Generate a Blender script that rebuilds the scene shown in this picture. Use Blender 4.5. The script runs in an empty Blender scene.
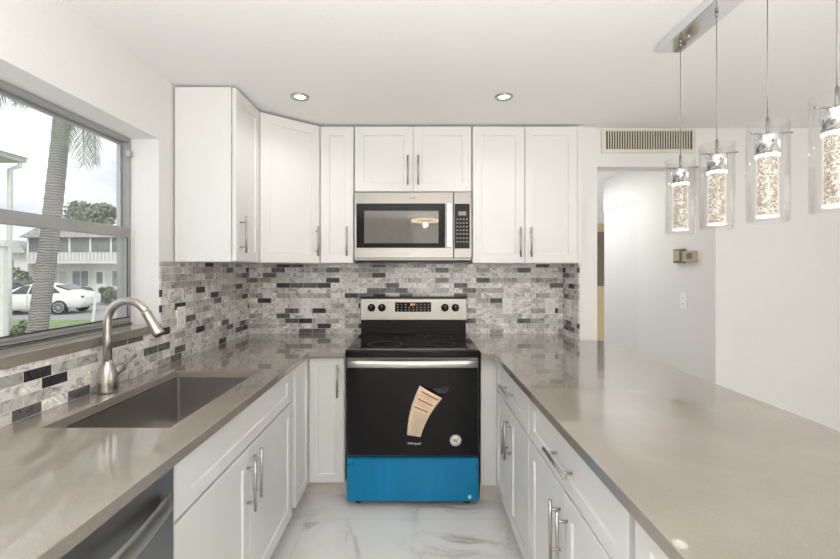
import bpy, bmesh, math, random
from mathutils import Vector, Matrix
random.seed(7)
PI = math.pi
S = bpy.context.scene
COL = S.collection

# ------------------------------------------------------------------ camera
cd = bpy.data.cameras.new('camera')
cd.sensor_width = 36.0
cd.lens = 410.0 / 840.0 * 36.0
cd.shift_x = 3.0 / 840.0
cd.shift_y = -9.5 / 840.0
cd.clip_start = 0.02
cd.clip_end = 300
cam = bpy.data.objects.new('camera', cd)
cam.location = (0, 0, 1.36)
cam.rotation_euler = (PI / 2, 0, 0)
COL.objects.link(cam)
S.camera = cam

# ------------------------------------------------------------------ view, world, lights
S.view_settings.view_transform = 'Standard'
S.view_settings.look = 'None'
S.view_settings.gamma = 1.0
S.view_settings.use_curve_mapping = False
S.view_settings.exposure = 0.0

W = bpy.data.worlds.new('world')
S.world = W
W.use_nodes = True
nt = W.node_tree
nt.nodes.clear()
wo = nt.nodes.new('ShaderNodeOutputWorld')
wb = nt.nodes.new('ShaderNodeBackground')
wt = nt.nodes.new('ShaderNodeTexCoord')
wm = nt.nodes.new('ShaderNodeMapping')
wm.inputs['Scale'].default_value = (1, 1, 2.6)
wn = nt.nodes.new('ShaderNodeTexNoise')
wn.inputs['Scale'].default_value = 2.6
wn.inputs['Detail'].default_value = 6
wr = nt.nodes.new('ShaderNodeValToRGB')
wr.color_ramp.elements[0].position = 0.36
wr.color_ramp.elements[0].color = (0.51, 0.565, 0.62, 1)
wr.color_ramp.elements[1].position = 0.56
wr.color_ramp.elements[1].color = (0.82, 0.83, 0.85, 1)
nt.links.new(wt.outputs['Generated'], wm.inputs['Vector'])
nt.links.new(wm.outputs['Vector'], wn.inputs['Vector'])
nt.links.new(wn.outputs['Fac'], wr.inputs['Fac'])
nt.links.new(wr.outputs['Color'], wb.inputs['Color'])
wb.inputs['Strength'].default_value = 1.65
nt.links.new(wb.outputs['Background'], wo.inputs['Surface'])


def light(name, kind, loc, rot, energy, color=(1, 1, 1), size=None, size_y=None, **kw):
    l = bpy.data.lights.new(name, kind)
    l.energy = energy
    l.color = color
    if kind == 'AREA':
        l.size = size
        if size_y:
            l.shape = 'RECTANGLE'
            l.size_y = size_y
        else:
            l.shape = 'DISK'
    for k, v in kw.items():
        setattr(l, k, v)
    o = bpy.data.objects.new(name, l)
    o.location = loc
    o.rotation_euler = rot
    COL.objects.link(o)
    return o


# soft hazy sun outside, from behind the house, never entering the kitchen window
light('sun', 'SUN', (0, 0, 20), (math.radians(38), math.radians(24), 0), 2.2, (1, 0.97, 0.92), angle=0.35)
# unseen fill added behind the camera to even out the brightness
light('rear_fill', 'AREA', (1.2, -3.42, 1.25), (PI / 2, 0, 0), 18, (1, 0.985, 0.96), 2.6, 2.1)
# unseen warm fill added at the far right of the living area
light('right_fill', 'AREA', (3.93, 0.1, 1.45), (0, PI / 2, 0), 16, (1, 0.94, 0.84), 1.5, 2.4)

# upward fill lamps added behind the camera to lift the ceiling
light('ceiling_fill', 'AREA', (0.1, -0.75, 1.0), (PI, 0, 0), 106, (1, 0.99, 0.98), 1.3)
light('ceiling_fill_spot', 'SPOT', (0.2, -0.7, 1.25), (math.radians(152), 0, math.radians(4)), 18, (1, 0.99, 0.98), spot_size=math.radians(92), spot_blend=1.0, shadow_soft_size=0.12)

# ------------------------------------------------------------------ material helpers


def newmat(name):
    m = bpy.data.materials.new(name)
    m.use_nodes = True
    n = m.node_tree
    n.nodes.clear()
    out = n.nodes.new('ShaderNodeOutputMaterial')
    return m, n, out


def principled(n, out, color, rough=0.5, metal=0.0, **kw):
    b = n.nodes.new('ShaderNodeBsdfPrincipled')
    b.inputs['Base Color'].default_value = (*color, 1)
    b.inputs['Roughness'].default_value = rough
    b.inputs['Metallic'].default_value = metal
    for k, v in kw.items():
        b.inputs[k].default_value = v
    n.links.new(b.outputs['BSDF'], out.inputs['Surface'])
    return b


def node(n, t, **kw):
    x = n.nodes.new(t)
    for k, v in kw.items():
        if k in x.inputs:
            x.inputs[k].default_value = v
        else:
            setattr(x, k, v)
    return x


def ramp(n, stops, interp='LINEAR'):
    r = n.nodes.new('ShaderNodeValToRGB')
    r.color_ramp.interpolation = interp
    e = r.color_ramp.elements
    while len(e) > 1:
        e.remove(e[-1])
    e[0].position, e[0].color = stops[0][0], (*stops[0][1], 1)
    for p, c in stops[1:]:
        k = e.new(p)
        k.color = (*c, 1)
    return r


def simple(name, color, rough=0.5, metal=0.0, var=0.06, scale=30.0, bump=0.0, stretch=(1, 1, 1), **kw):
    """principled with a little procedural noise in colour and optional bump"""
    m, n, out = newmat(name)
    b = principled(n, out, color, rough, metal, **kw)
    tc = n.nodes.new('ShaderNodeTexCoord')
    mp = node(n, 'ShaderNodeMapping')
    mp.inputs['Scale'].default_value = stretch
    nz = node(n, 'ShaderNodeTexNoise', Scale=scale, Detail=4.0)
    n.links.new(tc.outputs['Object'], mp.inputs['Vector'])
    n.links.new(mp.outputs['Vector'], nz.inputs['Vector'])
    lo = tuple(max(0, c * (1 - var)) for c in color)
    hi = tuple(min(1, c * (1 + var)) for c in color)
    r = ramp(n, [(0.3, lo), (0.7, hi)])
    n.links.new(nz.outputs['Fac'], r.inputs['Fac'])
    n.links.new(r.outputs['Color'], b.inputs['Base Color'])
    if bump:
        bp = node(n, 'ShaderNodeBump', Strength=bump, Distance=0.002)
        n.links.new(nz.outputs['Fac'], bp.inputs['Height'])
        n.links.new(bp.outputs['Normal'], b.inputs['Normal'])
    return m


def emit(name, color, strength):
    m, n, out = newmat(name)
    e = node(n, 'ShaderNodeEmission', Strength=strength)
    e.inputs['Color'].default_value = (*color, 1)
    n.links.new(e.outputs['Emission'], out.inputs['Surface'])
    return m


def clear_glass(name, tint=(1, 1, 1), edge=0.35, base=0.03, haze=0.0):
    m, n, out = newmat(name)
    tr = node(n, 'ShaderNodeBsdfTransparent')
    tr.inputs['Color'].default_value = (*tint, 1)
    gl = node(n, 'ShaderNodeBsdfGlossy', Roughness=0.02)
    lw = node(n, 'ShaderNodeLayerWeight', Blend=0.25)
    mr = node(n, 'ShaderNodeMapRange')
    mr.inputs['To Min'].default_value = base
    mr.inputs['To Max'].default_value = edge
    n.links.new(lw.outputs['Facing'], mr.inputs['Value'])
    mx = n.nodes.new('ShaderNodeMixShader')
    n.links.new(mr.outputs['Result'], mx.inputs['Fac'])
    n.links.new(tr.outputs['BSDF'], mx.inputs[1])
    n.links.new(gl.outputs['BSDF'], mx.inputs[2])
    last = mx
    if haze:
        df = node(n, 'ShaderNodeBsdfDiffuse')
        df.inputs['Color'].default_value = (0.9, 0.9, 0.9, 1)
        nz = node(n, 'ShaderNodeTexNoise', Scale=9.0, Detail=5.0)
        rr = ramp(n, [(0.35, (0, 0, 0)), (0.75, (haze, haze, haze))])
        n.links.new(nz.outputs['Fac'], rr.inputs['Fac'])
        m2 = n.nodes.new('ShaderNodeMixShader')
        n.links.new(rr.outputs['Color'], m2.inputs['Fac'])
        n.links.new(mx.outputs['Shader'], m2.inputs[1])
        n.links.new(df.outputs['BSDF'], m2.inputs[2])
        last = m2
    n.links.new(last.outputs['Shader'], out.inputs['Surface'])
    return m


def brushed(name, color, rough=0.3, stretch=(2, 60, 60), amount=0.12):
    m, n, out = newmat(name)
    b = principled(n, out, color, rough, 1.0)
    tc = n.nodes.new('ShaderNodeTexCoord')
    mp = node(n, 'ShaderNodeMapping')
    mp.inputs['Scale'].default_value = stretch
    nz = node(n, 'ShaderNodeTexNoise', Scale=8.0, Detail=3.0)
    n.links.new(tc.outputs['Object'], mp.inputs['Vector'])
    n.links.new(mp.outputs['Vector'], nz.inputs['Vector'])
    mr = node(n, 'ShaderNodeMapRange')
    mr.inputs['To Min'].default_value = rough - amount * 0.5
    mr.inputs['To Max'].default_value = rough + amount
    n.links.new(nz.outputs['Fac'], mr.inputs['Value'])
    n.links.new(mr.outputs['Result'], b.inputs['Roughness'])
    return m


def marble_floor():
    m, n, out = newmat('marble_tile')
    b = principled(n, out, (0.8, 0.8, 0.78), 0.16)
    tc = n.nodes.new('ShaderNodeTexCoord')
    n1 = node(n, 'ShaderNodeTexNoise', Scale=1.5, Detail=6.0, Roughness=0.62, Distortion=1.3)
    n.links.new(tc.outputs['Object'], n1.inputs['Vector'])
    sub = node(n, 'ShaderNodeMath', operation='SUBTRACT')
    sub.inputs[1].default_value = 0.5
    ab = node(n, 'ShaderNodeMath', operation='ABSOLUTE')
    n.links.new(n1.outputs['Fac'], sub.inputs[0])
    n.links.new(sub.outputs[0], ab.inputs[0])
    r = ramp(n, [(0.0, (0.44, 0.42, 0.39)), (0.012, (0.62, 0.60, 0.57)), (0.045, (0.80, 0.79, 0.765)), (0.2, (0.87, 0.865, 0.845))])
    n.links.new(ab.outputs[0], r.inputs['Fac'])
    # break veins up with a second noise
    n2 = node(n, 'ShaderNodeTexNoise', Scale=1.3, Detail=2.0)
    n.links.new(tc.outputs['Object'], n2.inputs['Vector'])
    r2 = ramp(n, [(0.42, (0, 0, 0)), (0.58, (1, 1, 1))])
    n.links.new(n2.outputs['Fac'], r2.inputs['Fac'])
    mx = node(n, 'ShaderNodeMixRGB')
    mx.inputs[1].default_value = (0.86, 0.855, 0.835, 1)
    n.links.new(r2.outputs['Color'], mx.inputs[0])
    n.links.new(r.outputs['Color'], mx.inputs[2])
    br = node(n, 'ShaderNodeTexBrick')
    br.offset = 0.5
    br.inputs['Scale'].default_value = 1.0
    br.inputs['Mortar Size'].default_value = 0.0016
    br.inputs['Brick Width'].default_value = 1.2
    br.inputs['Row Height'].default_value = 0.6
    br.inputs['Mortar Smooth'].default_value = 0.2
    mp = node(n, 'ShaderNodeMapping')
    mp.inputs['Location'].default_value = (0.0, -0.44, 0)
    n.links.new(tc.outputs['Object'], mp.inputs['Vector'])
    n.links.new(mp.outputs['Vector'], br.inputs['Vector'])
    mx2 = node(n, 'ShaderNodeMixRGB')
    mx2.inputs[2].default_value = (0.60, 0.58, 0.55, 1)
    n.links.new(br.outputs['Fac'], mx2.inputs[0])
    n.links.new(mx.outputs[0], mx2.inputs[1])
    n.links.new(mx2.outputs[0], b.inputs['Base Color'])
    return m


def mosaic(name, axis, shift=0.0):
    """linear marble mosaic: 38 x 100 mm bricks, each with its own grey and veins"""
    m, n, out = newmat(name)
    b = principled(n, out, (0.6, 0.6, 0.58), 0.22)
    tc = n.nodes.new('ShaderNodeTexCoord')
    sx = n.nodes.new('ShaderNodeSeparateXYZ')
    n.links.new(tc.outputs['Object'], sx.inputs[0])
    cb = n.nodes.new('ShaderNodeCombineXYZ')
    n.links.new(sx.outputs[axis], cb.inputs['X'])
    n.links.new(sx.outputs['Z'], cb.inputs['Y'])
    mp = node(n, 'ShaderNodeMapping')
    mp.inputs['Location'].default_value = (shift, -0.89 + 0.0375 * 40, 0)
    n.links.new(cb.outputs[0], mp.inputs['Vector'])
    br = node(n, 'ShaderNodeTexBrick')
    br.offset = 0.37
    br.offset_frequency = 2
    br.squash = 1.0
    br.inputs['Color1'].default_value = (0, 0, 0, 1)
    br.inputs['Color2'].default_value = (1, 1, 1, 1)
    br.inputs['Mortar'].default_value = (0.5, 0.5, 0.5, 1)
    br.inputs['Scale'].default_value = 1.0
    br.inputs['Mortar Size'].default_value = 0.0011
    br.inputs['Mortar Smooth'].default_value = 0.1
    br.inputs['Brick Width'].default_value = 0.101
    br.inputs['Row Height'].default_value = 0.0375
    n.links.new(mp.outputs[0], br.inputs['Vector'])
    tone = ramp(n, [(0.0, (0.045, 0.045, 0.048)), (0.085, (0.14, 0.138, 0.136)), (0.165, (0.45, 0.438, 0.415)),
                    (0.30, (0.62, 0.602, 0.57)), (0.46, (0.75, 0.728, 0.69)), (0.72, (0.86, 0.838, 0.80))], 'CONSTANT')
    n.links.new(br.outputs['Color'], tone.inputs['Fac'])
    # veins: offset noise per brick
    off = node(n, 'ShaderNodeVectorMath', operation='SCALE')
    off.inputs['Scale'].default_value = 37.0
    n.links.new(br.outputs['Color'], off.inputs[0])
    ad = node(n, 'ShaderNodeVectorMath', operation='ADD')
    n.links.new(mp.outputs[0], ad.inputs[0])
    n.links.new(off.outputs[0], ad.inputs[1])
    nz = node(n, 'ShaderNodeTexNoise', Scale=17.0, Detail=5.0, Roughness=0.6, Distortion=1.6)
    n.links.new(ad.outputs[0], nz.inputs['Vector'])
    vr = ramp(n, [(0.30, (0.35, 0.35, 0.36)), (0.41, (0.66, 0.66, 0.67)), (0.48, (0.97, 0.97, 0.97)), (0.60, (1.03, 1.02, 1.01)), (0.66, (1.5, 1.5, 1.48)), (0.72, (1.05, 1.04, 1.03))])
    n.links.new(nz.outputs['Fac'], vr.inputs['Fac'])
    mul = node(n, 'ShaderNodeMixRGB', blend_type='MULTIPLY')
    mul.inputs[0].default_value = 1.0
    n.links.new(tone.outputs['Color'], mul.inputs[1])
    n.links.new(vr.outputs['Color'], mul.inputs[2])
    mx = node(n, 'ShaderNodeMixRGB')
    mx.inputs[2].default_value = (0.78, 0.758, 0.722, 1)
    n.links.new(br.outputs['Fac'], mx.inputs[0])
    n.links.new(mul.outputs[0], mx.inputs[1])
    n.links.new(mx.outputs[0], b.inputs['Base Color'])
    rg = ramp(n, [(0.0, (0.22, 0.22, 0.22)), (1.0, (0.7, 0.7, 0.7))])
    n.links.new(br.outputs['Fac'], rg.inputs['Fac'])
    n.links.new(rg.outputs['Color'], b.inputs['Roughness'])
    bp = node(n, 'ShaderNodeBump', Strength=0.35, Distance=0.002)
    bp.invert = True
    n.links.new(br.outputs['Fac'], bp.inputs['Height'])
    n.links.new(bp.outputs['Normal'], b.inputs['Normal'])
    return m


def quartz():
    m, n, out = newmat('grey_quartz')
    b = principled(n, out, (0.3, 0.28, 0.25), 0.22, **{'Specular IOR Level': 0.7, 'Coat Weight': 0.9, 'Coat Roughness': 0.025})
    tc = n.nodes.new('ShaderNodeTexCoord')
    n1 = node(n, 'ShaderNodeTexNoise', Scale=3.0, Detail=5.0, Roughness=0.6)
    n2 = node(n, 'ShaderNodeTexNoise', Scale=420.0, Detail=2.0)
    n.links.new(tc.outputs['Object'], n1.inputs['Vector'])
    n.links.new(tc.outputs['Object'], n2.inputs['Vector'])
    r1 = ramp(n, [(0.3, (0.255, 0.226, 0.189)), (0.7, (0.315, 0.28, 0.234))])
    r2 = ramp(n, [(0.3, (0.9, 0.9, 0.9)), (0.7, (1.08, 1.08, 1.08))])
    n.links.new(n1.outputs['Fac'], r1.inputs['Fac'])
    n.links.new(n2.outputs['Fac'], r2.inputs['Fac'])
    mx = node(n, 'ShaderNodeMixRGB', blend_type='MULTIPLY')
    mx.inputs[0].default_value = 1
    n.links.new(r1.outputs[0], mx.inputs[1])
    n.links.new(r2.outputs[0], mx.inputs[2])
    n.links.new(mx.outputs[0], b.inputs['Base Color'])
    return m


def bubble_crystal():
    m, n, out = newmat('bubble_crystal')
    tc = n.nodes.new('ShaderNodeTexCoord')
    v = node(n, 'ShaderNodeTexVoronoi', Scale=150.0)
    n.links.new(tc.outputs['Object'], v.inputs['Vector'])
    nz = node(n, 'ShaderNodeTexNoise', Scale=38.0, Detail=5.0, Roughness=0.7)
    n.links.new(tc.outputs['Object'], nz.inputs['Vector'])
    mul = node(n, 'ShaderNodeMath', operation='MULTIPLY')
    n.links.new(v.outputs['Distance'], mul.inputs[0])
    n.links.new(nz.outputs['Fac'], mul.inputs[1])
    r = ramp(n, [(0.05, (1.0, 0.97, 0.90)), (0.14, (0.55, 0.47, 0.36)), (0.22, (0.16, 0.11, 0.06)), (0.33, (0.95, 0.90, 0.80))])
    n.links.new(mul.outputs[0], r.inputs['Fac'])
    lw = node(n, 'ShaderNodeLayerWeight', Blend=0.5)
    lr = ramp(n, [(0.50, (0, 0, 0)), (0.76, (1, 1, 1))])
    n.links.new(lw.outputs['Facing'], lr.inputs['Fac'])
    mx = node(n, 'ShaderNodeMixRGB')
    mx.inputs[2].default_value = (1.0, 0.94, 0.82, 1)
    n.links.new(lr.outputs['Color'], mx.inputs[0])
    n.links.new(r.outputs['Color'], mx.inputs[1])
    b = principled(n, out, (0.16, 0.13, 0.10), 0.15)
    n.links.new(mx.outputs[0], b.inputs['Emission Color'])
    b.inputs['Emission Strength'].default_value = 0.8
    bp = node(n, 'ShaderNodeBump', Strength=0.5, Distance=0.002)
    n.links.new(v.outputs['Distance'], bp.inputs['Height'])
    n.links.new(bp.outputs['Normal'], b.inputs['Normal'])
    return m


def bark():
    m, n, out = newmat('palm_bark')
    b = principled(n, out, (0.3, 0.28, 0.26), 0.9)
    tc = n.nodes.new('ShaderNodeTexCoord')
    w = node(n, 'ShaderNodeTexWave', Scale=6.5, Distortion=5.0, Detail=5.0)
    w.bands_direction = 'Z'
    n.links.new(tc.outputs['Object'], w.inputs['Vector'])
    r = ramp(n, [(0.0, (0.15, 0.14, 0.13)), (0.4, (0.25, 0.24, 0.225)), (1.0, (0.34, 0.325, 0.305))])
    n.links.new(w.outputs['Fac'], r.inputs['Fac'])
    n.links.new(r.outputs['Color'], b.inputs['Base Color'])
    bp = node(n, 'ShaderNodeBump', Strength=0.6, Distance=0.02)
    n.links.new(w.outputs['Fac'], bp.inputs['Height'])
    n.links.new(bp.outputs['Normal'], b.inputs['Normal'])
    return m


M = {
    'wall': simple('wall_paint', (0.78, 0.775, 0.76), 0.75, var=0.012, scale=60, bump=0.04),
    'ceiling': simple('ceiling_paint', (0.84, 0.835, 0.82), 0.85, var=0.012, scale=60, bump=0.04),
    'tan': simple('tan_paint', (0.55, 0.42, 0.24), 0.7, var=0.03),
    'door_white': simple('door_paint', (0.74, 0.74, 0.735), 0.5, var=0.01),
    'floor': marble_floor(),
    'tile_x': mosaic('mosaic_back', 'X', 0.03),
    'tile_y': mosaic('mosaic_side', 'Y', 0.02),
    'quartz': quartz(),
    'cab': simple('white_lacquer', (0.77, 0.767, 0.752), 0.36, var=0.008, scale=12),
    'shadow_gap': simple('carcass_edge', (0.55, 0.53, 0.50), 0.6, var=0.02),
    'toe': simple('toe_kick_board', (0.66, 0.61, 0.56), 0.5, var=0.03),
    'nickel': brushed('brushed_nickel', (0.46, 0.445, 0.42), 0.28, (30, 30, 4)),
    'faucet': brushed('faucet_steel', (0.55, 0.52, 0.475), 0.27, (20, 20, 8)),
    'steel': brushed('stainless_steel', (0.33, 0.318, 0.295), 0.33, (1.5, 60, 80)),
    'steel_bright': brushed('polished_steel', (0.60, 0.59, 0.57), 0.28, (1.5, 60, 80)),
    'steel_dark': brushed('slate_steel', (0.27, 0.275, 0.28), 0.42, (60, 1.5, 80)),
    'sink': brushed('sink_steel', (0.46, 0.44, 0.42), 0.36, (40, 3, 40)),
    'cable': brushed('cable_steel', (0.30, 0.295, 0.28), 0.35, (20, 20, 4)),
    'chrome': brushed('chrome', (0.82, 0.83, 0.85), 0.06, (1, 1, 1), 0.02),
    'black_glass': simple('black_glass', (0.012, 0.012, 0.013), 0.06, var=0.1, **{'Specular IOR Level': 0.15}),
    'oven_glass': simple('oven_glass', (0.010, 0.010, 0.011), 0.05, var=0.1, **{'Specular IOR Level': 0.17}),
    'black': simple('black_enamel', (0.012, 0.012, 0.013), 0.22, var=0.1, **{'Specular IOR Level': 0.25}),
    'panel_black': simple('panel_black', (0.02, 0.016, 0.014), 0.25, var=0.1, **{'Specular IOR Level': 0.2}),
    'mesh_glass': simple('microwave_glass', (0.13, 0.12, 0.105), 0.03, var=0.04, **{'Specular IOR Level': 0.7}),
    'button': simple('button_print', (0.22, 0.20, 0.18), 0.4),
    'lcd': simple('lcd_glass', (0.24, 0.25, 0.25), 0.2),
    'film': simple('blue_film', (0.0, 0.21, 0.45), 0.22, var=0.10, scale=5, stretch=(4, 1, 0.6), bump=0.03, **{'Specular IOR Level': 0.3}),
    'film_dark': simple('blue_tape', (0.0, 0.10, 0.28), 0.25),
    'teal': simple('teal_sticker', (0.10, 0.62, 0.58), 0.4),
    'white_print': simple('white_print', (0.85, 0.85, 0.85), 0.4),
    'grey_print': simple('grey_print', (0.45, 0.45, 0.45), 0.4),
    'dark_print': simple('dark_print', (0.06, 0.06, 0.06), 0.4),
    'paper': simple('cream_paper', (0.80, 0.66, 0.46), 0.7, var=0.05),
    'paper_print': simple('paper_print', (0.45, 0.32, 0.20), 0.7),
    'paper_red': simple('red_print', (0.55, 0.10, 0.03), 0.7),
    'amber': emit('amber_digits', (1.0, 0.45, 0.12), 1.6),
    'plate': simple('outlet_plastic', (0.90, 0.895, 0.88), 0.35, var=0.01),
    'slot': simple('outlet_slot', (0.12, 0.12, 0.12), 0.5),
    'beige_box': simple('thermostat_plastic', (0.42, 0.36, 0.25), 0.45),
    'bronze': simple('bronze_plastic', (0.15, 0.12, 0.08), 0.4),
    'vent': simple('vent_paint', (0.70, 0.67, 0.58), 0.5, var=0.02),
    'vent_dark': simple('vent_duct', (0.05, 0.045, 0.035), 0.9),
    'alu': brushed('window_aluminium', (0.50, 0.50, 0.50), 0.45, (20, 2, 20)),
    'alu_paint': simple('grey_frame', (0.33, 0.33, 0.33), 0.45, var=0.04),
    'gasket': simple('rubber_gasket', (0.06, 0.06, 0.06), 0.7),
    'pane': clear_glass('window_glass', (0.99, 1, 1), 0.20, 0.02, haze=0.05),
    'shade_glass': clear_glass('shade_glass', (0.995, 0.995, 0.993), 0.42, 0.015),
    'crystal': bubble_crystal(),
    'led': emit('warm_led', (1.0, 0.95, 0.86), 5.0),
    'led_ring': emit('ring_led', (1.0, 0.78, 0.50), 16.0),
    'lamp_white': emit('downlight_lens', (1.0, 0.98, 0.95), 4.0),
    'trim_white': simple('trim_white', (0.82, 0.81, 0.79), 0.4, var=0.01),
    'bark': bark(),
    'frond': simple('palm_leaf', (0.17, 0.21, 0.155), 0.55, var=0.3, scale=4),
    'frond_pale': simple('palm_leaf_hazy', (0.36, 0.36, 0.30), 0.6, var=0.2, scale=4),  # pale grey puts haze into the leaf colour
    'grass': simple('lawn', (0.20, 0.27, 0.12), 0.95, var=0.35, scale=3.0),
    'asphalt': simple('asphalt', (0.30, 0.30, 0.30), 0.9, var=0.15, scale=8),
    'concrete': simple('concrete_pavement', (0.55, 0.54, 0.52), 0.9, var=0.1, scale=4),
    'leaf': simple('bush_leaf', (0.15, 0.19, 0.11), 0.7, var=0.4, scale=3),
    'leaf_far': simple('tree_leaf', (0.22, 0.24, 0.17), 0.8, var=0.35, scale=1.5),
    'stucco': simple('white_stucco', (0.66, 0.65, 0.62), 0.9, var=0.04, scale=3),
    'stucco_grey': simple('grey_stucco', (0.50, 0.49, 0.46), 0.9, var=0.06, scale=3),
    'roof': simple('grey_shingle', (0.40, 0.39, 0.38), 0.9, var=0.2, scale=5),
    'screen': simple('porch_screen', (0.17, 0.175, 0.18), 0.6, var=0.2, scale=2),
    'win_dark': simple('far_glass', (0.22, 0.24, 0.25), 0.15, var=0.2, scale=1),
    'car_white': simple('car_paint', (0.78, 0.765, 0.73), 0.25, var=0.01, scale=2),
    'car_dark': simple('dark_car_paint', (0.06, 0.065, 0.075), 0.25, var=0.02, scale=2),
    'car_glass': simple('car_glass', (0.07, 0.08, 0.085), 0.08, var=0.1),
    'tyre': simple('tyre_rubber', (0.03, 0.03, 0.03), 0.8),
    'alloy': simple('wheel_alloy', (0.45, 0.45, 0.46), 0.35, 0.7),
    'red_lens': simple('tail_lamp_red', (0.20, 0.05, 0.05), 0.3),
    'white_post': simple('white_post', (0.72, 0.72, 0.70), 0.6, var=0.04),
}

# ------------------------------------------------------------------ mesh helpers


def bm_box(bm, x0, x1, y0, y1, z0, z1, mat=0):
    vs = [bm.verts.new(p) for p in ((x0, y0, z0), (x1, y0, z0), (x1, y1, z0), (x0, y1, z0),
                                    (x0, y0, z1), (x1, y0, z1), (x1, y1, z1), (x0, y1, z1))]
    for f in ((0, 3, 2, 1), (4, 5, 6, 7), (0, 1, 5, 4), (1, 2, 6, 5), (2, 3, 7, 6), (3, 0, 4, 7)):
        bm.faces.new([vs[i] for i in f]).material_index = mat
    return vs


def bm_tube(bm, pts, rad, seg=12, cap=True, mat=0, smooth=True):
    """tube along a polyline; rad is a number or a list"""
    pts = [Vector(p) for p in pts]
    if not isinstance(rad, (list, tuple)):
        rad = [rad] * len(pts)
    rings = []
    prev = None
    for i, p in enumerate(pts):
        a = pts[max(0, i - 1)]
        c = pts[min(len(pts) - 1, i + 1)]
        d = (c - a)
        if d.length < 1e-9:
            d = Vector((0, 0, 1))
        d.normalize()
        if prev is None:
            ref = Vector((0, 0, 1)) if abs(d.z) < 0.9 else Vector((1, 0, 0))
            u = d.cross(ref).normalized()
        else:
            u = (prev - d * prev.dot(d)).normalized()
        prev = u
        v = d.cross(u)
        rings.append([bm.verts.new(p + (u * math.cos(t) + v * math.sin(t)) * rad[i])
                      for t in (2 * PI * k / seg for k in range(seg))])
    for a, b in zip(rings, rings[1:]):
        for k in range(seg):
            f = bm.faces.new((a[k], a[(k + 1) % seg], b[(k + 1) % seg], b[k]))
            f.smooth = smooth
            f.material_index = mat
    if cap:
        bm.faces.new(rings[0][::-1]).material_index = mat
        bm.faces.new(rings[-1]).material_index = mat


def bm_lathe(bm, prof, cx=0, cy=0, cz=0, seg=24, mat=0, close=False):
    """revolve (r, z) profile about Z"""
    rings = []
    for r, z in prof:
        if r < 1e-6:
            rings.append([bm.verts.new((cx, cy, cz + z))])
        else:
            rings.append([bm.verts.new((cx + r * math.cos(2 * PI * k / seg), cy + r * math.sin(2 * PI * k / seg), cz + z)) for k in range(seg)])
    pairs = list(zip(rings, rings[1:]))
    if close:
        pairs.append((rings[-1], rings[0]))
    for a, b in pairs:
        for k in range(seg):
            k2 = (k + 1) % seg
            if len(a) == 1 and len(b) == 1:
                continue
            if len(a) == 1:
                f = bm.faces.new((a[0], b[k2], b[k]))
            elif len(b) == 1:
                f = bm.faces.new((a[k], a[k2], b[0]))
            else:
                f = bm.faces.new((a[k], a[k2], b[k2], b[k]))
            f.smooth = True
            f.material_index = mat


def bm_slab(bm, xs, ys, keep, z0, z1):
    """slab made of grid cells; keep(i, j) says which"""
    vt, vb = {}, {}

    def g(d, i, j, z):
        if (i, j) not in d:
            d[i, j] = bm.verts.new((xs[i], ys[j], z))
        return d[i, j]
    nx, ny = len(xs) - 1, len(ys) - 1
    K = lambda i, j: 0 <= i < nx and 0 <= j < ny and keep(i, j)
    for i in range(nx):
        for j in range(ny):
            if not K(i, j):
                continue
            q = ((i, j), (i + 1, j), (i + 1, j + 1), (i, j + 1))
            bm.faces.new([g(vt, *c, z1) for c in q])
            bm.faces.new([g(vb, *c, z0) for c in q[::-1]])
            for (a, b, n) in ((q[0], q[1], (i, j - 1)), (q[1], q[2], (i + 1, j)), (q[2], q[3], (i, j + 1)), (q[3], q[0], (i - 1, j))):
                if not K(*n):
                    bm.faces.new((g(vb, *a, z0), g(vb, *b, z0), g(vt, *b, z1), g(vt, *a, z1)))


def bm_prism(bm, outline, y0, y1, mat=0):
    """extrude an (x, z) outline from y0 to y1"""
    a = [bm.verts.new((x, y0, z)) for x, z in outline]
    b = [bm.verts.new((x, y1, z)) for x, z in outline]
    bm.faces.new(a).material_index = mat
    bm.faces.new(b[::-1]).material_index = mat
    n = len(a)
    for i in range(n):
        bm.faces.new((a[i], b[i], b[(i + 1) % n], a[(i + 1) % n])).material_index = mat


def obj(name, bm, mats, parent=None, bevel=0.0, loc=None, rot=None, recalc=True, seg=2):
    if recalc:
        bmesh.ops.recalc_face_normals(bm, faces=bm.faces[:])
    me = bpy.data.meshes.new(name)
    bm.to_mesh(me)
    bm.free()
    if not isinstance(mats, (list, tuple)):
        mats = [mats]
    for m in mats:
        me.materials.append(M[m] if isinstance(m, str) else m)
    o = bpy.data.objects.new(name, me)
    COL.objects.link(o)
    if parent:
        o.parent = parent
    if loc:
        o.location = loc
    if rot:
        o.rotation_euler = rot
    if bevel:
        md = o.modifiers.new('bevel', 'BEVEL')
        md.width = bevel
        md.segments = seg
        md.limit_method = 'ANGLE'
    return o


def box(name, x0, x1, y0, y1, z0, z1, mats, parent=None, bevel=0.0):
    bm = bmesh.new()
    bm_box(bm, x0, x1, y0, y1, z0, z1)
    return obj(name, bm, mats, parent, bevel)


def tag(o, label, cat, group=None, kind=None):
    o['label'] = label
    o['category'] = cat
    if group:
        o['group'] = group
    if kind:
        o['kind'] = kind
    return o


def thing(name, label, cat, loc=(0, 0, 0), rz=0.0, group=None):
    o = bpy.data.objects.new(name, None)
    o.empty_display_size = 0.1
    o.location = loc
    o.rotation_euler = (0, 0, rz)
    COL.objects.link(o)
    return tag(o, label, cat, group)


def struct(o, label=None, cat=None):
    o['kind'] = 'structure'
    if label:
        o['label'] = label
    if cat:
        o['category'] = cat
    return o


def copy_tree(o, parent=None):
    c = o.copy()
    COL.objects.link(c)
    c.parent = parent
    for ch in list(o.children):
        copy_tree(ch, c)
    return c


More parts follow.
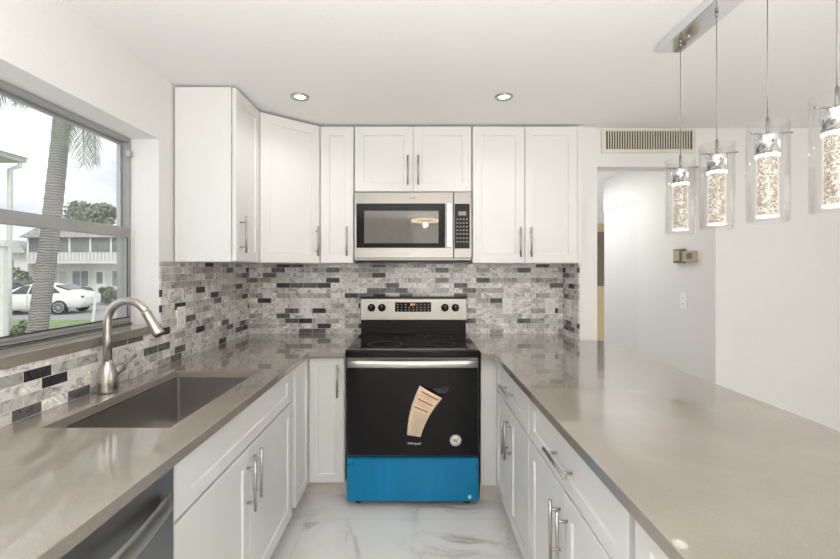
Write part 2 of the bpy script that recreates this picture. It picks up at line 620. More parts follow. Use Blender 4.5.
def text(name, body, size, loc, rot, mat, parent, extrude=0.0003):
    cu = bpy.data.curves.new(name, 'FONT')
    cu.body = body
    cu.size = size
    cu.align_x = 'CENTER'
    cu.align_y = 'CENTER'
    cu.extrude = extrude
    cu.materials.append(M[mat])
    o = bpy.data.objects.new(name, cu)
    COL.objects.link(o)
    bpy.context.view_layer.update()
    me = bpy.data.meshes.new_from_object(o.evaluated_get(bpy.context.evaluated_depsgraph_get()))
    bpy.data.objects.remove(o)
    o = bpy.data.objects.new(name, me)
    COL.objects.link(o)
    o.parent = parent
    o.location = loc
    o.rotation_euler = rot
    return o


# ------------------------------------------------------------------ room shell
XL, YB, ZC = -1.25, 3.04, 2.31          # left wall, back wall, ceiling
WY0, WY1, WZ0, WZ1 = 1.02, 1.986, 1.10, 1.995   # window opening

struct(box('floor', -1.45, 4.1, -3.6, 6.6, -0.12, 0.0, 'floor'), 'white marble tile floor with grey veins', 'floor')
struct(box('ceiling', -1.45, 4.1, -3.6, 6.6, ZC, ZC + 0.12, 'ceiling'), 'plain white painted ceiling of the kitchen', 'ceiling')

bm = bmesh.new()
XO = XL - 0.20
bm_box(bm, XO, XL, -3.6, WY0, 0, ZC)
bm_box(bm, XO, XL, WY1, YB + 0.1, 0, ZC)
bm_box(bm, XO, XL, WY0, WY1, 0, WZ0 - 0.038)
bm_box(bm, XO, XL, WY0, WY1, WZ1, ZC)
struct(obj('wall_left', bm, 'wall'), 'white painted wall holding the kitchen window', 'wall')
struct(box('wall_back', XL, 1.20, YB, YB + 0.11, 0, ZC, 'wall'), 'white wall behind the stove and upper cabinets', 'wall')
struct(box('wall_end', 1.086, 1.20, 2.73, YB, 0, ZC, 'wall'), 'short white wall end beside the right upper cabinet', 'wall')
struct(box('wall_bulkhead', 1.20, 2.0, 2.745, 2.86, 2.05, ZC, 'wall'), 'white bulkhead over the hall opening, holding the vent', 'wall')
struct(box('wall_right', 2.0, 4.1, 2.745, 2.86, 0, ZC, 'wall'), 'plain white wall behind the glass pendants', 'wall')
# hall beyond the opening
bm = bmesh.new()
bm_box(bm, 2.0, 2.12, 2.86, 3.72, 0, ZC)
bm_box(bm, 2.0, 2.12, 3.72, 4.40, 1.985, ZC)
struct(obj('wall_hall', bm, 'wall'), 'white hall wall carrying the beige thermostat', 'wall')
bm = bmesh.new()
bm_box(bm, 2.003, 2.06, 3.722, 4.385, 0.004, 1.983)
d = struct(obj('door_1', bm, 'door_white'), 'white flush door in the hall wall', 'door')
bm = bmesh.new()
bm_box(bm, 0.9, 4.1, 6.2, 6.3, 0, ZC)
struct(obj('wall_far', bm, 'wall'), 'white wall at the far end of the hall', 'wall')
bm = bmesh.new()
bm_box(bm, 1.09, 1.20, 3.15, 6.2, 0, ZC)
struct(obj('wall_passage', bm, 'wall'), 'left side wall of the hall', 'wall')
d2 = struct(box('door_2', 2.60, 3.4, 6.15, 6.19, 0.0, 2.05, 'tan'), 'tan wooden door at the end of the hall', 'door')
bm = bmesh.new()
bm_box(bm, 2.645, 2.80, 6.138, 6.15, 1.12, 1.93)
bm_box(bm, 2.70, 2.80, 6.134, 6.138, 1.17, 1.88, 0)
obj('door_panel', bm, ['bronze', 'grey_print'], d2)
# the rest of the living area, behind and to the right of the camera
struct(box('wall_living', 4.0, 4.1, -3.6, 2.745, 0, ZC, 'wall'), 'white wall at the far right of the living area', 'wall')
struct(box('wall_front', -1.25, 4.0, -3.6, -3.5, 0, ZC, 'wall'), 'white wall behind the camera', 'wall')

# window: grey aluminium single hung
bm = bmesh.new()
XF0, XF1 = -1.445, -1.385       # frame depth
bm_box(bm, XF0, XF1, WY0, WY1, WZ0, WZ0 + 0.016)
bm_box(bm, XF0, XF1, WY0, WY1, WZ1 - 0.020, WZ1)
bm_box(bm, XF0, XF1, WY0, WY0 + 0.04, WZ0 + 0.016, WZ1 - 0.02)
bm_box(bm, XF0, XF1, WY1 - 0.014, WY1, WZ0 + 0.016, WZ1 - 0.02)
win = struct(obj('window_1', bm, 'alu_paint', None, 0.003), 'grey aluminium framed kitchen window over the sink', 'window')
bm = bmesh.new()
y0, y1 = WY0 + 0.04, WY1 - 0.014
bm_box(bm, -1.405, -1.383, y0, y1, 1.515, 1.565)
bm_box(bm, -1.405, -1.383, y0, y1, WZ0 + 0.0165, WZ0 + 0.031)
bm_box(bm, -1.405, -1.383, y0, y0 + 0.022, WZ0 + 0.031, 1.515)
bm_box(bm, -1.405, -1.383, y1 - 0.013, y1, WZ0 + 0.031, 1.515)
obj('sash', bm, 'alu_paint', win, 0.003)
bm = bmesh.new()
bm_box(bm, -1.438, -1.418, y0, y1, 1.530, 1.560)
bm_box(bm, -1.438, -1.418, y0, y0 + 0.014, 1.56, WZ1 - 0.02)
bm_box(bm, -1.438, -1.418, y1 - 0.012, y1, 1.56, WZ1 - 0.02)
bm_box(bm, -1.438, -1.418, y0 + 0.014, y1 - 0.012, WZ1 - 0.032, WZ1 - 0.02)
obj('sash', bm, 'alu', win, 0.002)
box('pane', -1.397, -1.393, y0 + 0.02, y1 - 0.014, WZ0 + 0.029, 1.517, 'pane', win)
box('pane', -1.430, -1.426, y0 + 0.012, y1 - 0.010, 1.558, WZ1 - 0.03, 'pane', win)
bm = bmesh.new()
bm_box(bm, -1.3838, -1.3815, y0, y1, WZ0 + 0.0315, WZ0 + 0.038)
bm_box(bm, -1.3838, -1.3815, y1 - 0.0175, y1 - 0.0135, WZ0 + 0.038, 1.515)
bm_box(bm, -1.3845, -1.381, WY0, WY1, WZ0 + 0.0005, WZ0 + 0.006)
obj('gasket', bm, 'gasket', win)
box('latch', -1.381, -1.366, 1.945, 1.972, 1.90, 1.93, 'alu', win, 0.003)
sill = struct(box('trim_1', -1.385, XL + 0.012, WY0 + 0.001, WY1 - 0.001, WZ0 - 0.037, WZ0 - 0.0005, 'quartz', None, 0.002), 'grey quartz window sill', 'sill')

# tile backsplash
TT = 0.008
struct(box('backsplash_back', XL + TT, 1.086 - TT, YB - TT, YB, 0.89, 1.402, 'tile_x'), 'grey marble mosaic backsplash behind the stove', 'backsplash')
bm = bmesh.new()
bm_box(bm, XL, XL + TT, WY1, YB, 0.89, 1.402)
bm_box(bm, XL, XL + TT, -0.3, WY1, 0.89, WZ0 - 0.038)
struct(obj('backsplash_left', bm, 'tile_y'), 'grey marble mosaic backsplash under the window', 'backsplash')
struct(box('backsplash_right', 1.086 - TT, 1.086, 2.735, YB, 0.89, 1.402, 'tile_y'), 'grey marble mosaic on the side of the wall end', 'backsplash')

# ------------------------------------------------------------------ cabinets


def shaker_bm(x0, x1, z0, z1, stile=0.058, rail=None, t=0.019, rec=0.007, yb=-0.001):
    """shaker front: frame with a stepped, recessed panel; front faces -Y"""
    rail = rail or stile
    bm = bmesh.new()
    yf = yb - t
    e = 0.003

    def ring(ix, iz, y):
        return [bm.verts.new(p) for p in ((x0 + ix, y, z0 + iz), (x1 - ix, y, z0 + iz), (x1 - ix, y, z1 - iz), (x0 + ix, y, z1 - iz))]
    rs = [ring(0, 0, yb), ring(0, 0, yf + 0.0015), ring(0.0015, 0.0015, yf), ring(stile, rail, yf), ring(stile + e, rail + e, yf + rec)]
    bm.faces.new(rs[0][::-1])
    for a, b in zip(rs, rs[1:]):
        for k in range(4):
            bm.faces.new((a[k], a[(k + 1) % 4], b[(k + 1) % 4], b[k]))
    bm.faces.new(rs[-1])
    return bm


def slab_bm(x0, x1, z0, z1, t=0.019, yb=-0.001):
    bm = bmesh.new()
    bm_box(bm, x0, x1, yb - t, yb, z0, z1)
    return bm


def pull(parent, x, z, vert=True, L=0.19, yf=-0.020):
    """bar pull: round bar on two posts"""
    bm = bmesh.new()
    r, off = 0.0058, 0.032
    if vert:
        bm_tube(bm, [(x, yf - off, z - L / 2), (x, yf - off, z + L / 2)], r, 12)
        for s in (-1, 1):
            bm_tube(bm, [(x, yf + 0.0002, z + s * L * 0.34), (x, yf - off, z + s * L * 0.34)], 0.0048, 10)
    else:
        bm_tube(bm, [(x - L / 2, yf - off, z), (x + L / 2, yf - off, z)], r, 12)
        for s in (-1, 1):
            bm_tube(bm, [(x + s * L * 0.34, yf + 0.0002, z), (x + s * L * 0.34, yf - off, z)], 0.0048, 10)
    return obj('handle', bm, 'nickel', parent)


def front(root, kind, x0, x1, z0, z1, hv=None, hx=None, hz=None, stile=0.058, rail=None, L=0.19, name=None):
    o = obj(name or kind, shaker_bm(x0, x1, z0, z1, stile, rail), 'cab', root)
    if hv:
        pull(o, hx, hz, hv == 'v', L)
    return o


def base_carcass(root, w, d, z0=0.105, z1=0.857, toe=True):
    bm = bmesh.new()
    t = 0.016
    bm_box(bm, 0, t, 0, d, z0, z1)
    bm_box(bm, w - t, w, 0, d, z0, z1)
    bm_box(bm, t, w - t, 0, d, z0, z0 + t)
    bm_box(bm, t, w - t, d - 0.01, d, z0 + t, z1)
    bm_box(bm, t, w - t, 0, t, z1 - 0.035, z1)
    bm_box(bm, t, w - t, 0, t, z0 + t, z0 + 0.06)
    obj('carcass', bm, 'cab', root)
    if toe:
        box('toe_kick', 0, w, 0.062, 0.078, 0.001, z0 - 0.001, 'toe', root)


FX = -0.655       # carcass front of left run; door faces at -0.635
# sink base
Y0, Y1 = 1.072, 2.105
w = Y1 - Y0
c = thing('base_cabinet', 'white sink cabinet under the window with two tall pulls and a plain top front', 'cabinet', (FX, Y0, 0), PI / 2)
base_carcass(c, w, 0.578)
front(c, 'drawer_front', 0.003, w - 0.022, 0.699, 0.853, stile=0.075, rail=0.045)
m_ = 0.488
front(c, 'door', 0.003, m_ - 0.002, 0.112, 0.689, 'v', m_ - 0.030, 0.555)
front(c, 'door', m_ + 0.002, w - 0.022, 0.112, 0.689, 'v', m_ + 0.030, 0.575)
# dishwasher
c = thing('dishwasher', 'dark stainless dishwasher with a wide curved handle under the left counter', 'dishwasher', (FX, 0.470, 0), PI / 2)
w = 0.597
box('body', 0.004, w - 0.004, 0.002, 0.56, 0.105, 0.855, 'black', c)
dd = box('door', 0.002, w - 0.002, -0.024, 0.0, 0.115, 0.853, 'steel_dark', c, 0.004)
bm = bmesh.new()
n_ = 14
zc = 0.785
prev = None
for i in range(n_ + 1):
    u = i / n_
    x = 0.045 + u * (w - 0.09)
    bow = 0.018 + 0.030 * math.sin(PI * u)
    q = [bm.verts.new(p) for p in ((x, -0.024 - bow, zc - 0.027), (x, -0.024 - bow - 0.006, zc - 0.016), (x, -0.024 - bow - 0.006, zc + 0.016), (x, -0.024 - bow, zc + 0.027), (x, -0.024 - bow + 0.008, zc + 0.016), (x, -0.024 - bow + 0.008, zc - 0.016))]
    if prev:
        for k in range(6):
            f = bm.faces.new((prev[k], prev[(k + 1) % 6], q[(k + 1) % 6], q[k]))
            f.smooth = True
    else:
        bm.faces.new(q[::-1])
    prev = q
bm.faces.new(prev)
for xx in (0.053, w - 0.053):
    bm_box(bm, xx - 0.007, xx + 0.007, -0.042, -0.0235, zc - 0.014, zc + 0.014)
obj('handle', bm, 'steel', dd)
box('toe_kick', 0.004, w - 0.004, 0.05, 0.066, 0.001, 0.104, 'black', c)
# cabinet nearer than the dishwasher
c = thing('base_cabinet', 'white base cabinet nearest the camera on the window side', 'cabinet', (FX, -0.28, 0), PI / 2)
w = 0.745
base_carcass(c, w, 0.578)
front(c, 'drawer', 0.003, w - 0.003, 0.697, 0.853, 'h', w / 2, 0.775, rail=0.045)
front(c, 'door', 0.003, w / 2 - 0.0015, 0.112, 0.691, 'v', w / 2 - 0.03, 0.56)
front(c, 'door', w / 2 + 0.0015, w - 0.003, 0.112, 0.691, 'v', w / 2 + 0.03, 0.56)
# corner cabinet with folding door: one panel on the left run, one on the back run
c = thing('corner_base_cabinet', 'white corner base cabinet with a narrow folding door left of the stove', 'cabinet', (0, 0, 0))
bm = bmesh.new()
bm_slab(bm, [-1.235, FX, -0.425], [2.112, 2.425, 3.02], lambda i, j: (i == 0) or (j == 1), 0.105, 0.857)
obj('carcass', bm, 'cab', c)
bm = bmesh.new()
bm_slab(bm, [-0.733, -0.717, -0.425], [2.112, 2.487, 2.503], lambda i, j: i == 0 or j == 1, 0.001, 0.104)
obj('toe_kick', bm, 'toe', c)
h1 = obj('door', shaker_bm(2.150, 2.403, 0.112, 0.850, 0.05), 'cab', c, loc=(FX, 0, 0), rot=(0, 0, PI / 2))
h2 = obj('door', shaker_bm(-0.632, -0.430, 0.112, 0.845, 0.05), 'cab', c, loc=(0, 2.425, 0))
pull(h2, -0.463, 0.715)

# peninsula
PX = 0.480
runs = [(2.385, 1.692, 'white base cabinet beside the stove with a drawer over two doors', 0.0),
        (1.680, 0.890, 'wide white peninsula cabinet in the middle with a drawer over two doors', 0.0),
        (0.870, -0.20, 'white peninsula cabinet nearest the camera on the right', 0.0)]
for (ya, yb_, lab, _) in runs:
    w = ya - yb_
    c = thing('base_cabinet', lab, 'cabinet', (PX, ya, 0), -PI / 2, 'peninsula cabinets')
    base_carcass(c, w, 0.585)
    a = 0.004
    front(c, 'drawer', a, w - a, 0.677, 0.850, 'h', w / 2, 0.757, rail=0.045, L=0.20)
    front(c, 'door', a, w / 2 - 0.002, 0.112, 0.668, 'v', w / 2 - 0.032, 0.527)
    front(c, 'door', w / 2 + 0.002, w - a, 0.112, 0.668, 'v', w / 2 + 0.032, 0.527)
c = thing('filler_panel', 'tall narrow white filler panel right of the stove', 'panel', (0, 0, 0))
bm = bmesh.new()
bm_box(bm, 0.372, 0.479, 2.388, 2.406, 0.105, 0.857)
obj('panel', bm, 'cab', c, 0.001)
box('toe_kick', 0.372, 0.54, 2.43, 2.446, 0.001, 0.104, 'toe', c)
box('blind_corner', 0.43, 1.06, 2.41, 3.02, 0.105, 0.857, 'cab', c)
box('peninsula_back_panel', 1.068, 1.082, -0.2, 2.38, 0.001, 0.857, 'cab')
o = bpy.data.objects['peninsula_back_panel']
tag(o, 'white back panel under the counter on the living side of the peninsula', 'panel')

# countertops
ZT, ZB = 0.89, 0.858
bm = bmesh.new()
xs = [XL + TT + 0.001, -1.123, -0.738, -0.620, -0.412]
ys = [-0.30, 1.2235, 1.908, 2.352, YB - TT - 0.001]
bm_slab(bm, xs, ys, lambda i, j: (i < 3 and not (i == 1 and j == 1)) or j == 3, ZB, ZT)
tag(obj('countertop', bm, 'quartz', None, 0.0025), 'grey quartz countertop with the sink cutout under the window', 'countertop')
bm = bmesh.new()
xs = [0.362, 0.437, 1.086 - TT - 0.001, 1.235]
ys = [-0.30, 2.305, 2.728, YB - TT - 0.001]
bm_slab(bm, xs, ys, lambda i, j: (i == 1) or (i == 0 and j >= 1) or (i == 2 and j <= 1), ZB, ZT)
tag(obj('countertop', bm, 'quartz', None, 0.0025), 'long grey quartz peninsula countertop on the right', 'countertop')

# sink, undermount
c = thing('kitchen_sink', 'dark stainless undermount sink set into the left countertop', 'sink', (-0.924, 1.566, 0))
bm = bmesh.new()
hx, hy = 0.196, 0.352


def rr(hx, hy, r, z, seg=5):
    out = []
    for cx, cy, a0 in ((hx - r, hy - r, 0), (-hx + r, hy - r, PI / 2), (-hx + r, -hy + r, PI), (hx - r, -hy + r, 1.5 * PI)):
        for k in range(seg + 1):
            a = a0 + k / seg * PI / 2
            out.append((cx + r * math.cos(a), cy + r * math.sin(a), z))
    return out


rings = [rr(hx + 0.018, hy + 0.018, 0.02, 0.8565), rr(hx, hy, 0.012, 0.8565), rr(hx - 0.002, hy - 0.002, 0.012, 0.64), rr(hx - 0.02, hy - 0.02, 0.02, 0.615), rr(0.05, 0.05, 0.05, 0.608)]
vr_ = [[bm.verts.new(p) for p in r] for r in rings]
for a, b in zip(vr_, vr_[1:]):
    for k in range(len(a)):
        f = bm.faces.new((a[k], a[(k + 1) % len(a)], b[(k + 1) % len(a)], b[k]))
bm.faces.new(vr_[-1])
o = obj('basin', bm, 'sink', c, recalc=True)
md = o.modifiers.new('solid', 'SOLIDIFY')
md.thickness = 0.0015
bm = bmesh.new()
bm_lathe(bm, [(0.0, 0.004), (0.018, 0.004), (0.022, 0.010), (0.045, 0.012), (0.048, 0.009)], 0, 0, 0.603, 28)
obj('drain', bm, 'steel_bright', c)

# faucet
c = thing('kitchen_faucet', 'brushed nickel gooseneck pull-down faucet behind the sink', 'faucet', (-1.192, 1.58, 0.8905))
bm = bmesh.new()
bm_lathe(bm, [(0, 0), (0.034, 0), (0.0345, 0.006), (0.034, 0.04), (0.031, 0.075), (0.024, 0.097), (0.0175, 0.112), (0.0165, 0.122), (0, 0.122)], 0, 0, 0, 28)
obj('body', bm, 'faucet', c)
bm = bmesh.new()
pts = [(0, 0, 0.12), (0, 0, 0.20), (0, 0, 0.272)]
R_ = 0.078
for k in range(1, 15):
    a = PI - k / 14 * PI * 0.86
    pts.append((R_ + R_ * math.cos(a), 0, 0.272 + R_ * math.sin(a)))
bm_tube(bm, pts, 0.0148, 18)
obj('spout', bm, 'faucet', c)
e = Vector(pts[-1])
dv = (Vector(pts[-1]) - Vector(pts[-2])).normalized()
bm = bmesh.new()
bm_tube(bm, [e - dv * 0.004, e + dv * 0.004, e + dv * 0.006, e + dv * 0.045, e + dv * 0.092, e + dv * 0.10], [0.0168, 0.0168, 0.0158, 0.0172, 0.0215, 0.0195], 20)
sp = obj('spray_head', bm, 'faucet', c)
bm = bmesh.new()
bm_tube(bm, [e + dv * 0.0995, e + dv * 0.104], 0.016, 18)
obj('nozzle', bm, 'black', sp)
bm = bmesh.new()
bm_tube(bm, [(0, 0.024, 0.064), (0, 0.055, 0.072), (0, 0.080, 0.078), (0, 0.083, 0.079)], [0.0185, 0.0175, 0.0165, 0.014], 18)
bm_tube(bm, [(0, 0.074, 0.080), (0, 0.10, 0.088), (0, 0.158, 0.108), (0, 0.161, 0.109)], [0.0085, 0.0075, 0.0062, 0.004], 12)
obj('lever', bm, 'faucet', c)

# ------------------------------------------------------------------ wall cabinets
UZ0, UZ1 = 1.403, 2.298


def upper_box(root, w, d, z0=UZ0, z1=UZ1):
    bm = bmesh.new()
    bm_box(bm, 0, w, 0, d, z0, z1)
    obj('carcass', bm, 'cab', root, 0.001)


c = thing('wall_cabinet', 'white upper cabinet nearest the window, on the left wall', 'cabinet', (-0.952, 2.10, 0), PI / 2)
upper_box(c, 0.325, 0.288)
o = front(c, 'door', 0.003, 0.319, UZ0 + 0.003, UZ1 - 0.003, 'v', 0.052, 1.545, L=0.19)
o.location.y = -0.004
# diagonal corner cabinet
c = thing('corner_wall_cabinet', 'white corner upper cabinet set diagonally left of the stove', 'cabinet', (0, 0, 0))
bm = bmesh.new()
P = [(-1.24, 2.432), (-0.946, 2.432), (-0.640, 2.690), (-0.640, 3.03), (-1.24, 3.03)]
a = [bm.verts.new((x, y, UZ0)) for x, y in P]
b = [bm.verts.new((x, y, UZ1)) for x, y in P]
bm.faces.new(a[::-1])
bm.faces.new(b)
for i in range(5):
    bm.faces.new((a[i], a[(i + 1) % 5], b[(i + 1) % 5], b[i]))
obj('carcass', bm, 'cab', c)
dx, dy = -0.640 + 0.946, 2.690 - 2.432
L_ = math.hypot(dx, dy)
dr = obj('door', shaker_bm(0.009, L_ - 0.008, UZ0 + 0.003, UZ1 - 0.003), 'cab', c, loc=(-0.946, 2.432, 0), rot=(0, 0, math.atan2(dy, dx)))
pull(dr, L_ - 0.036, 1.545)
# back wall row; carcass front at y = 2.69, door faces at 2.67
CY = 2.690
c = thing('wall_cabinet', 'narrow white single-door upper cabinet left of the microwave', 'cabinet', (-0.634, CY, 0))
upper_box(c, 0.222, 0.34)
front(c, 'door', 0.005, 0.218, UZ0 + 0.003, UZ1 - 0.003, 'v', 0.181, 1.545)
c = thing('wall_cabinet', 'short white two-door upper cabinet above the microwave', 'cabinet', (-0.408, CY, 0))
w = 0.765
upper_box(c, w, 0.34, 1.868, UZ1)
front(c, 'door', 0.003, w / 2 - 0.0015, 1.871, UZ1 - 0.003, 'v', w / 2 - 0.034, 2.005)
front(c, 'door', w / 2 + 0.0015, w - 0.003, 1.871, UZ1 - 0.003, 'v', w / 2 + 0.034, 2.005)
c = thing('wall_cabinet', 'tall white two-door upper cabinet right of the microwave', 'cabinet', (0.361, CY, 0))
w = 0.716
upper_box(c, w, 0.34)
front(c, 'door', 0.003, 0.340, UZ0 + 0.003, UZ1 - 0.003, 'v', 0.308, 1.540)
front(c, 'door', 0.344, 0.684, UZ0 + 0.003, UZ1 - 0.003, 'v', 0.377, 1.540)
box('filler_strip', 0.688, 0.715, -0.012, -0.001, UZ0, UZ1, 'cab', c)

# ------------------------------------------------------------------ microwave
c = thing('microwave_oven', 'stainless over-the-range microwave mounted above the stove', 'microwave', (-0.026, 2.65, 0))
hw = 0.380
Z0, Z1 = 1.436, 1.864
box('body', -hw, hw, 0.03, 0.375, Z0 - 0.012, Z1, 'steel', c)
bm = bmesh.new()
bm_box(bm, -hw, 0.262, 0.0, 0.029, Z0, Z1)
dr = obj('door', bm, 'steel', c, 0.004)
bm = bmesh.new()
wz0, wz1 = 1.503, 1.790
bm_box(bm, -0.365, 0.208, -0.004, -0.0005, wz0, wz1)
wf = obj('window', bm, 'black_glass', dr, 0.002)
bm = bmesh.new()
bm_box(bm, -0.315, 0.165, -0.0055, -0.0045, wz0 + 0.030, wz1 - 0.048)
obj('window_screen', bm, 'mesh_glass', dr, 0.0004)
bm = bmesh.new()
bm_prism(bm, [(0.2155, wz0 + 0.004), (0.2485, wz0 + 0.004), (0.2485, wz1 - 0.004), (0.2155, wz1 - 0.004)], -0.034, -0.026)
for zz in (wz0 + 0.03, wz1 - 0.03):
    bm_box(bm, 0.222, 0.242, -0.030, 0.001, zz - 0.015, zz + 0.015)
obj('handle', bm, 'steel_bright', dr, 0.003)
# small oval badge
bm = bmesh.new()
bm_lathe(bm, [(0, 0), (0.5, 0), (0.5, 1), (0, 1)], seg=20)
bm.transform(Matrix.Translation((0, 0, 1.829)) @ Matrix.Rotation(PI / 2, 4, 'X') @ Matrix.Diagonal((0.030, 0.012, 0.0014, 1)))
obj('badge', bm, 'steel_bright', dr)
bm = bmesh.new()
bm_box(bm, 0.264, hw, 0.0, 0.029, Z0, Z1)
cp = obj('control_panel', bm, 'steel', c, 0.004)
box('keypad', 0.270, 0.366, -0.004, -0.0005, wz0 - 0.004, wz1 - 0.002, 'panel_black', cp, 0.002)
box('display', 0.292, 0.344, -0.0052, -0.0042, wz1 - 0.078, wz1 - 0.052, 'lcd', cp)
bt = None
for r_ in range(7):
    for k in range(4):
        x = 0.286 + k * 0.0205
        z = wz1 - 0.103 - r_ * 0.0235 - (0.004 if r_ > 4 else 0)
        if bt is None:
            bm = bmesh.new()
            bm_box(bm, -0.0062, 0.0062, -0.0012, 0, -0.0042, 0.0042)
            bt = obj('button', bm, 'button', cp, loc=(x, -0.0041, z))
        else:
            o = bt.copy()
            COL.objects.link(o)
            o.location = (x, -0.0041, z)
bm = bmesh.new()
bm_box(bm, -hw + 0.01, hw - 0.01, 0.006, 0.36, Z0 - 0.028, Z0 - 0.0125)
for k in range(2):
    bm_box(bm, -0.28 + k * 0.32, -0.04 + k * 0.32, 0.10, 0.25, Z0 - 0.031, Z0 - 0.028)
obj('underside_grille', bm, 'black', c)

# ------------------------------------------------------------------ stove
RX = -0.025
c = thing('stove', 'freestanding stainless stove with black glass door and blue film on its drawer', 'stove', (RX, 2.33, 0))
hw = 0.375
bm = bmesh.new()
bm_box(bm, -hw + 0.004, hw - 0.004, 0.036, 0.64, 0.040, 0.864)
obj('body', bm, 'steel_dark', c)
# cooktop
bm = bmesh.new()
bm_box(bm, -0.380, 0.380, -0.022, 0.60, 0.868, 0.908)
ct = obj('cooktop', bm, 'black_glass', c, 0.006, seg=3)
bm = bmesh.new()
bm_box(bm, -0.330, 0.330, 0.045, 0.55, 0.9082, 0.9098)
obj('glass_surface', bm, 'black_glass', ct, 0.0006)
for (x, y, r) in ((-0.17, 0.17, 0.105), (0.17, 0.17, 0.085), (-0.17, 0.42, 0.075), (0.17, 0.42, 0.095)):
    bm = bmesh.new()
    bm_lathe(bm, [(r, 0), (r, 0.0006), (r - 0.003, 0.0006), (r - 0.003, 0)], x, y, 0.9098, 40, close=True)
    obj('burner_ring', bm, 'dark_print', ct)
# backguard
bm = bmesh.new()
bm_prism(bm, [(0, 0), (0, 0), (0, 0)][:0] or [(-0.372, 0.905), (0.372, 0.905), (0.372, 1.004), (-0.372, 1.004)], 0.575, 0.64)
bm_box(bm, -0.340, 0.340, 0.560, 0.575, 0.9095, 0.925)
bg = obj('backguard', bm, 'black', c, 0.003)
bm = bmesh.new()
a = [bm.verts.new(p) for p in ((-0.378, 0.560, 1.004), (0.378, 0.560, 1.004), (0.378, 0.64, 1.004), (-0.378, 0.64, 1.004))]
b = [bm.verts.new(p) for p in ((-0.378, 0.575, 1.160), (0.378, 0.575, 1.160), (0.378, 0.64, 1.160), (-0.378, 0.64, 1.160))]
bm.faces.new(a[::-1]); bm.faces.new(b)
for i in range(4):
    bm.faces.new((a[i], a[(i + 1) % 4], b[(i + 1) % 4], b[i]))
cpn = obj('control_panel', bm, 'steel', c, 0.006)
box('top_trim', -0.378, 0.378, 0.568, 0.64, 1.1605, 1.170, 'black', cpn, 0.002)
bm = bmesh.new()
bm_box(bm, -0.130, 0.125, 0.560, 0.566, 1.066, 1.132)
dsp = obj('display', bm, 'black_glass', cpn, 0.002)
bm = bmesh.new()
for k in range(9):
    for r_ in range(3):
        x = -0.11 + k * 0.027
        if -0.03 < x < 0.02 and r_ == 2:
            continue
        bm_box(bm, x - 0.006, x + 0.006, 0.5590, 0.5600, 1.076 + r_ * 0.018, 1.083 + r_ * 0.018)
obj('key_print', bm, 'button', dsp)
bm = bmesh.new()
for k, x in enumerate((-0.018, -0.008, 0.006)):
    bm_box(bm, x - 0.003, x + 0.003, 0.5588, 0.5600, 1.110, 1.124)
obj('clock_digits', bm, 'amber', dsp)
kb = None
for x in (-0.296, -0.223, 0.222, 0.296):
    if kb is None:
        bm = bmesh.new()
        bm_lathe(bm, [(0, 0.0), (0.027, 0.0), (0.027, 0.006), (0.0235, 0.008), (0.021, 0.026), (0.018, 0.029), (0, 0.029)], seg=26)
        bm.transform(Matrix.Rotation(PI / 2, 4, 'X'))
        kb = obj('knob', bm, 'black', cpn, loc=(x, 0.565, 1.094))
        bm = bmesh.new()
        bm_box(bm, -0.005, 0.005, -0.034, -0.0285, -0.018, 0.018)
        obj('grip', bm, 'panel_black', kb, 0.001)
        bm = bmesh.new()
        bm_box(bm, -0.0012, 0.0012, -0.0348, -0.0342, 0.006, 0.018)
        obj('pointer', bm, 'white_print', kb)
        bm = bmesh.new()
        bm_box(bm, -0.003, 0.003, -0.004, -0.0034, -0.043, -0.038)
        obj('dial_mark', bm, 'grey_print', kb)
    else:
        k2 = copy_tree(kb, cpn)
        k2.location = (x, 0.565, 1.094)
# oven door
bm = bmesh.new()
bm_box(bm, -hw, hw, 0.0, 0.034, 0.306, 0.862)
od = obj('oven_door', bm, 'steel', c, 0.004)
box('oven_window', -hw + 0.002, hw - 0.002, -0.004, -0.0005, 0.309, 0.806, 'oven_glass', od, 0.0015)
bm = bmesh.new()
pts = []
for i in range(13):
    u = i / 12
    pts.append((-0.364 + 0.728 * u, -0.034 - 0.012 * math.sin(PI * u), 0.834))
prev = None
for p in pts:
    q = [bm.verts.new((p[0], p[1] + dy_, p[2] + dz_)) for dy_, dz_ in ((0.004, -0.023), (-0.007, -0.018), (-0.010, 0.0), (-0.007, 0.018), (0.004, 0.023), (0.008, 0))]
    if prev:
        for k in range(6):
            bm.faces.new((prev[k], prev[(k + 1) % 6], q[(k + 1) % 6], q[k])).smooth = True
    else:
        bm.faces.new(q[::-1])
    prev = q
bm.faces.new(prev)
for x in (-0.34, 0.34):
    bm_box(bm, x - 0.011, x + 0.011, -0.034, 0.001, 0.818, 0.850)
obj('handle', bm, 'steel_bright', od)
text('maker_logo', 'Whirlpool', 0.0185, (0.009, -0.0045, 0.376), (PI / 2, 0, 0), 'white_print', od)
# round energy sticker
bm = bmesh.new()
bm_lathe(bm, [(0, 0), (0.032, 0), (0.032, 0.0008), (0, 0.0008)], seg=30)
bm_lathe(bm, [(0.0245, 0.0007), (0.0245, 0.0012), (0.027, 0.0012), (0.027, 0.0007)], seg=30, mat=1, close=True)
for (x0, y0_, x1, y1_) in ((-0.013, 0.012, -0.008, -0.012), (-0.008, -0.012, -0.001, 0.010), (-0.001, 0.010, 0.004, -0.012), (0.004, -0.012, 0.013, 0.013)):
    d_ = Vector((x1 - x0, y1_ - y0_, 0)).normalized()
    nrm = Vector((-d_.y, d_.x, 0)) * 0.0018
    A, B = Vector((x0, y0_, 0.0011)), Vector((x1, y1_, 0.0011))
    f = bm.faces.new([bm.verts.new(p) for p in (A + nrm, A - nrm, B - nrm, B + nrm)])
    f.material_index = 1
bm.transform(Matrix.Rotation(PI / 2, 4, 'X'))
obj('round_sticker', bm, ['white_print', 'dark_print'], od, loc=(0.244, -0.0042, 0.393), recalc=False)
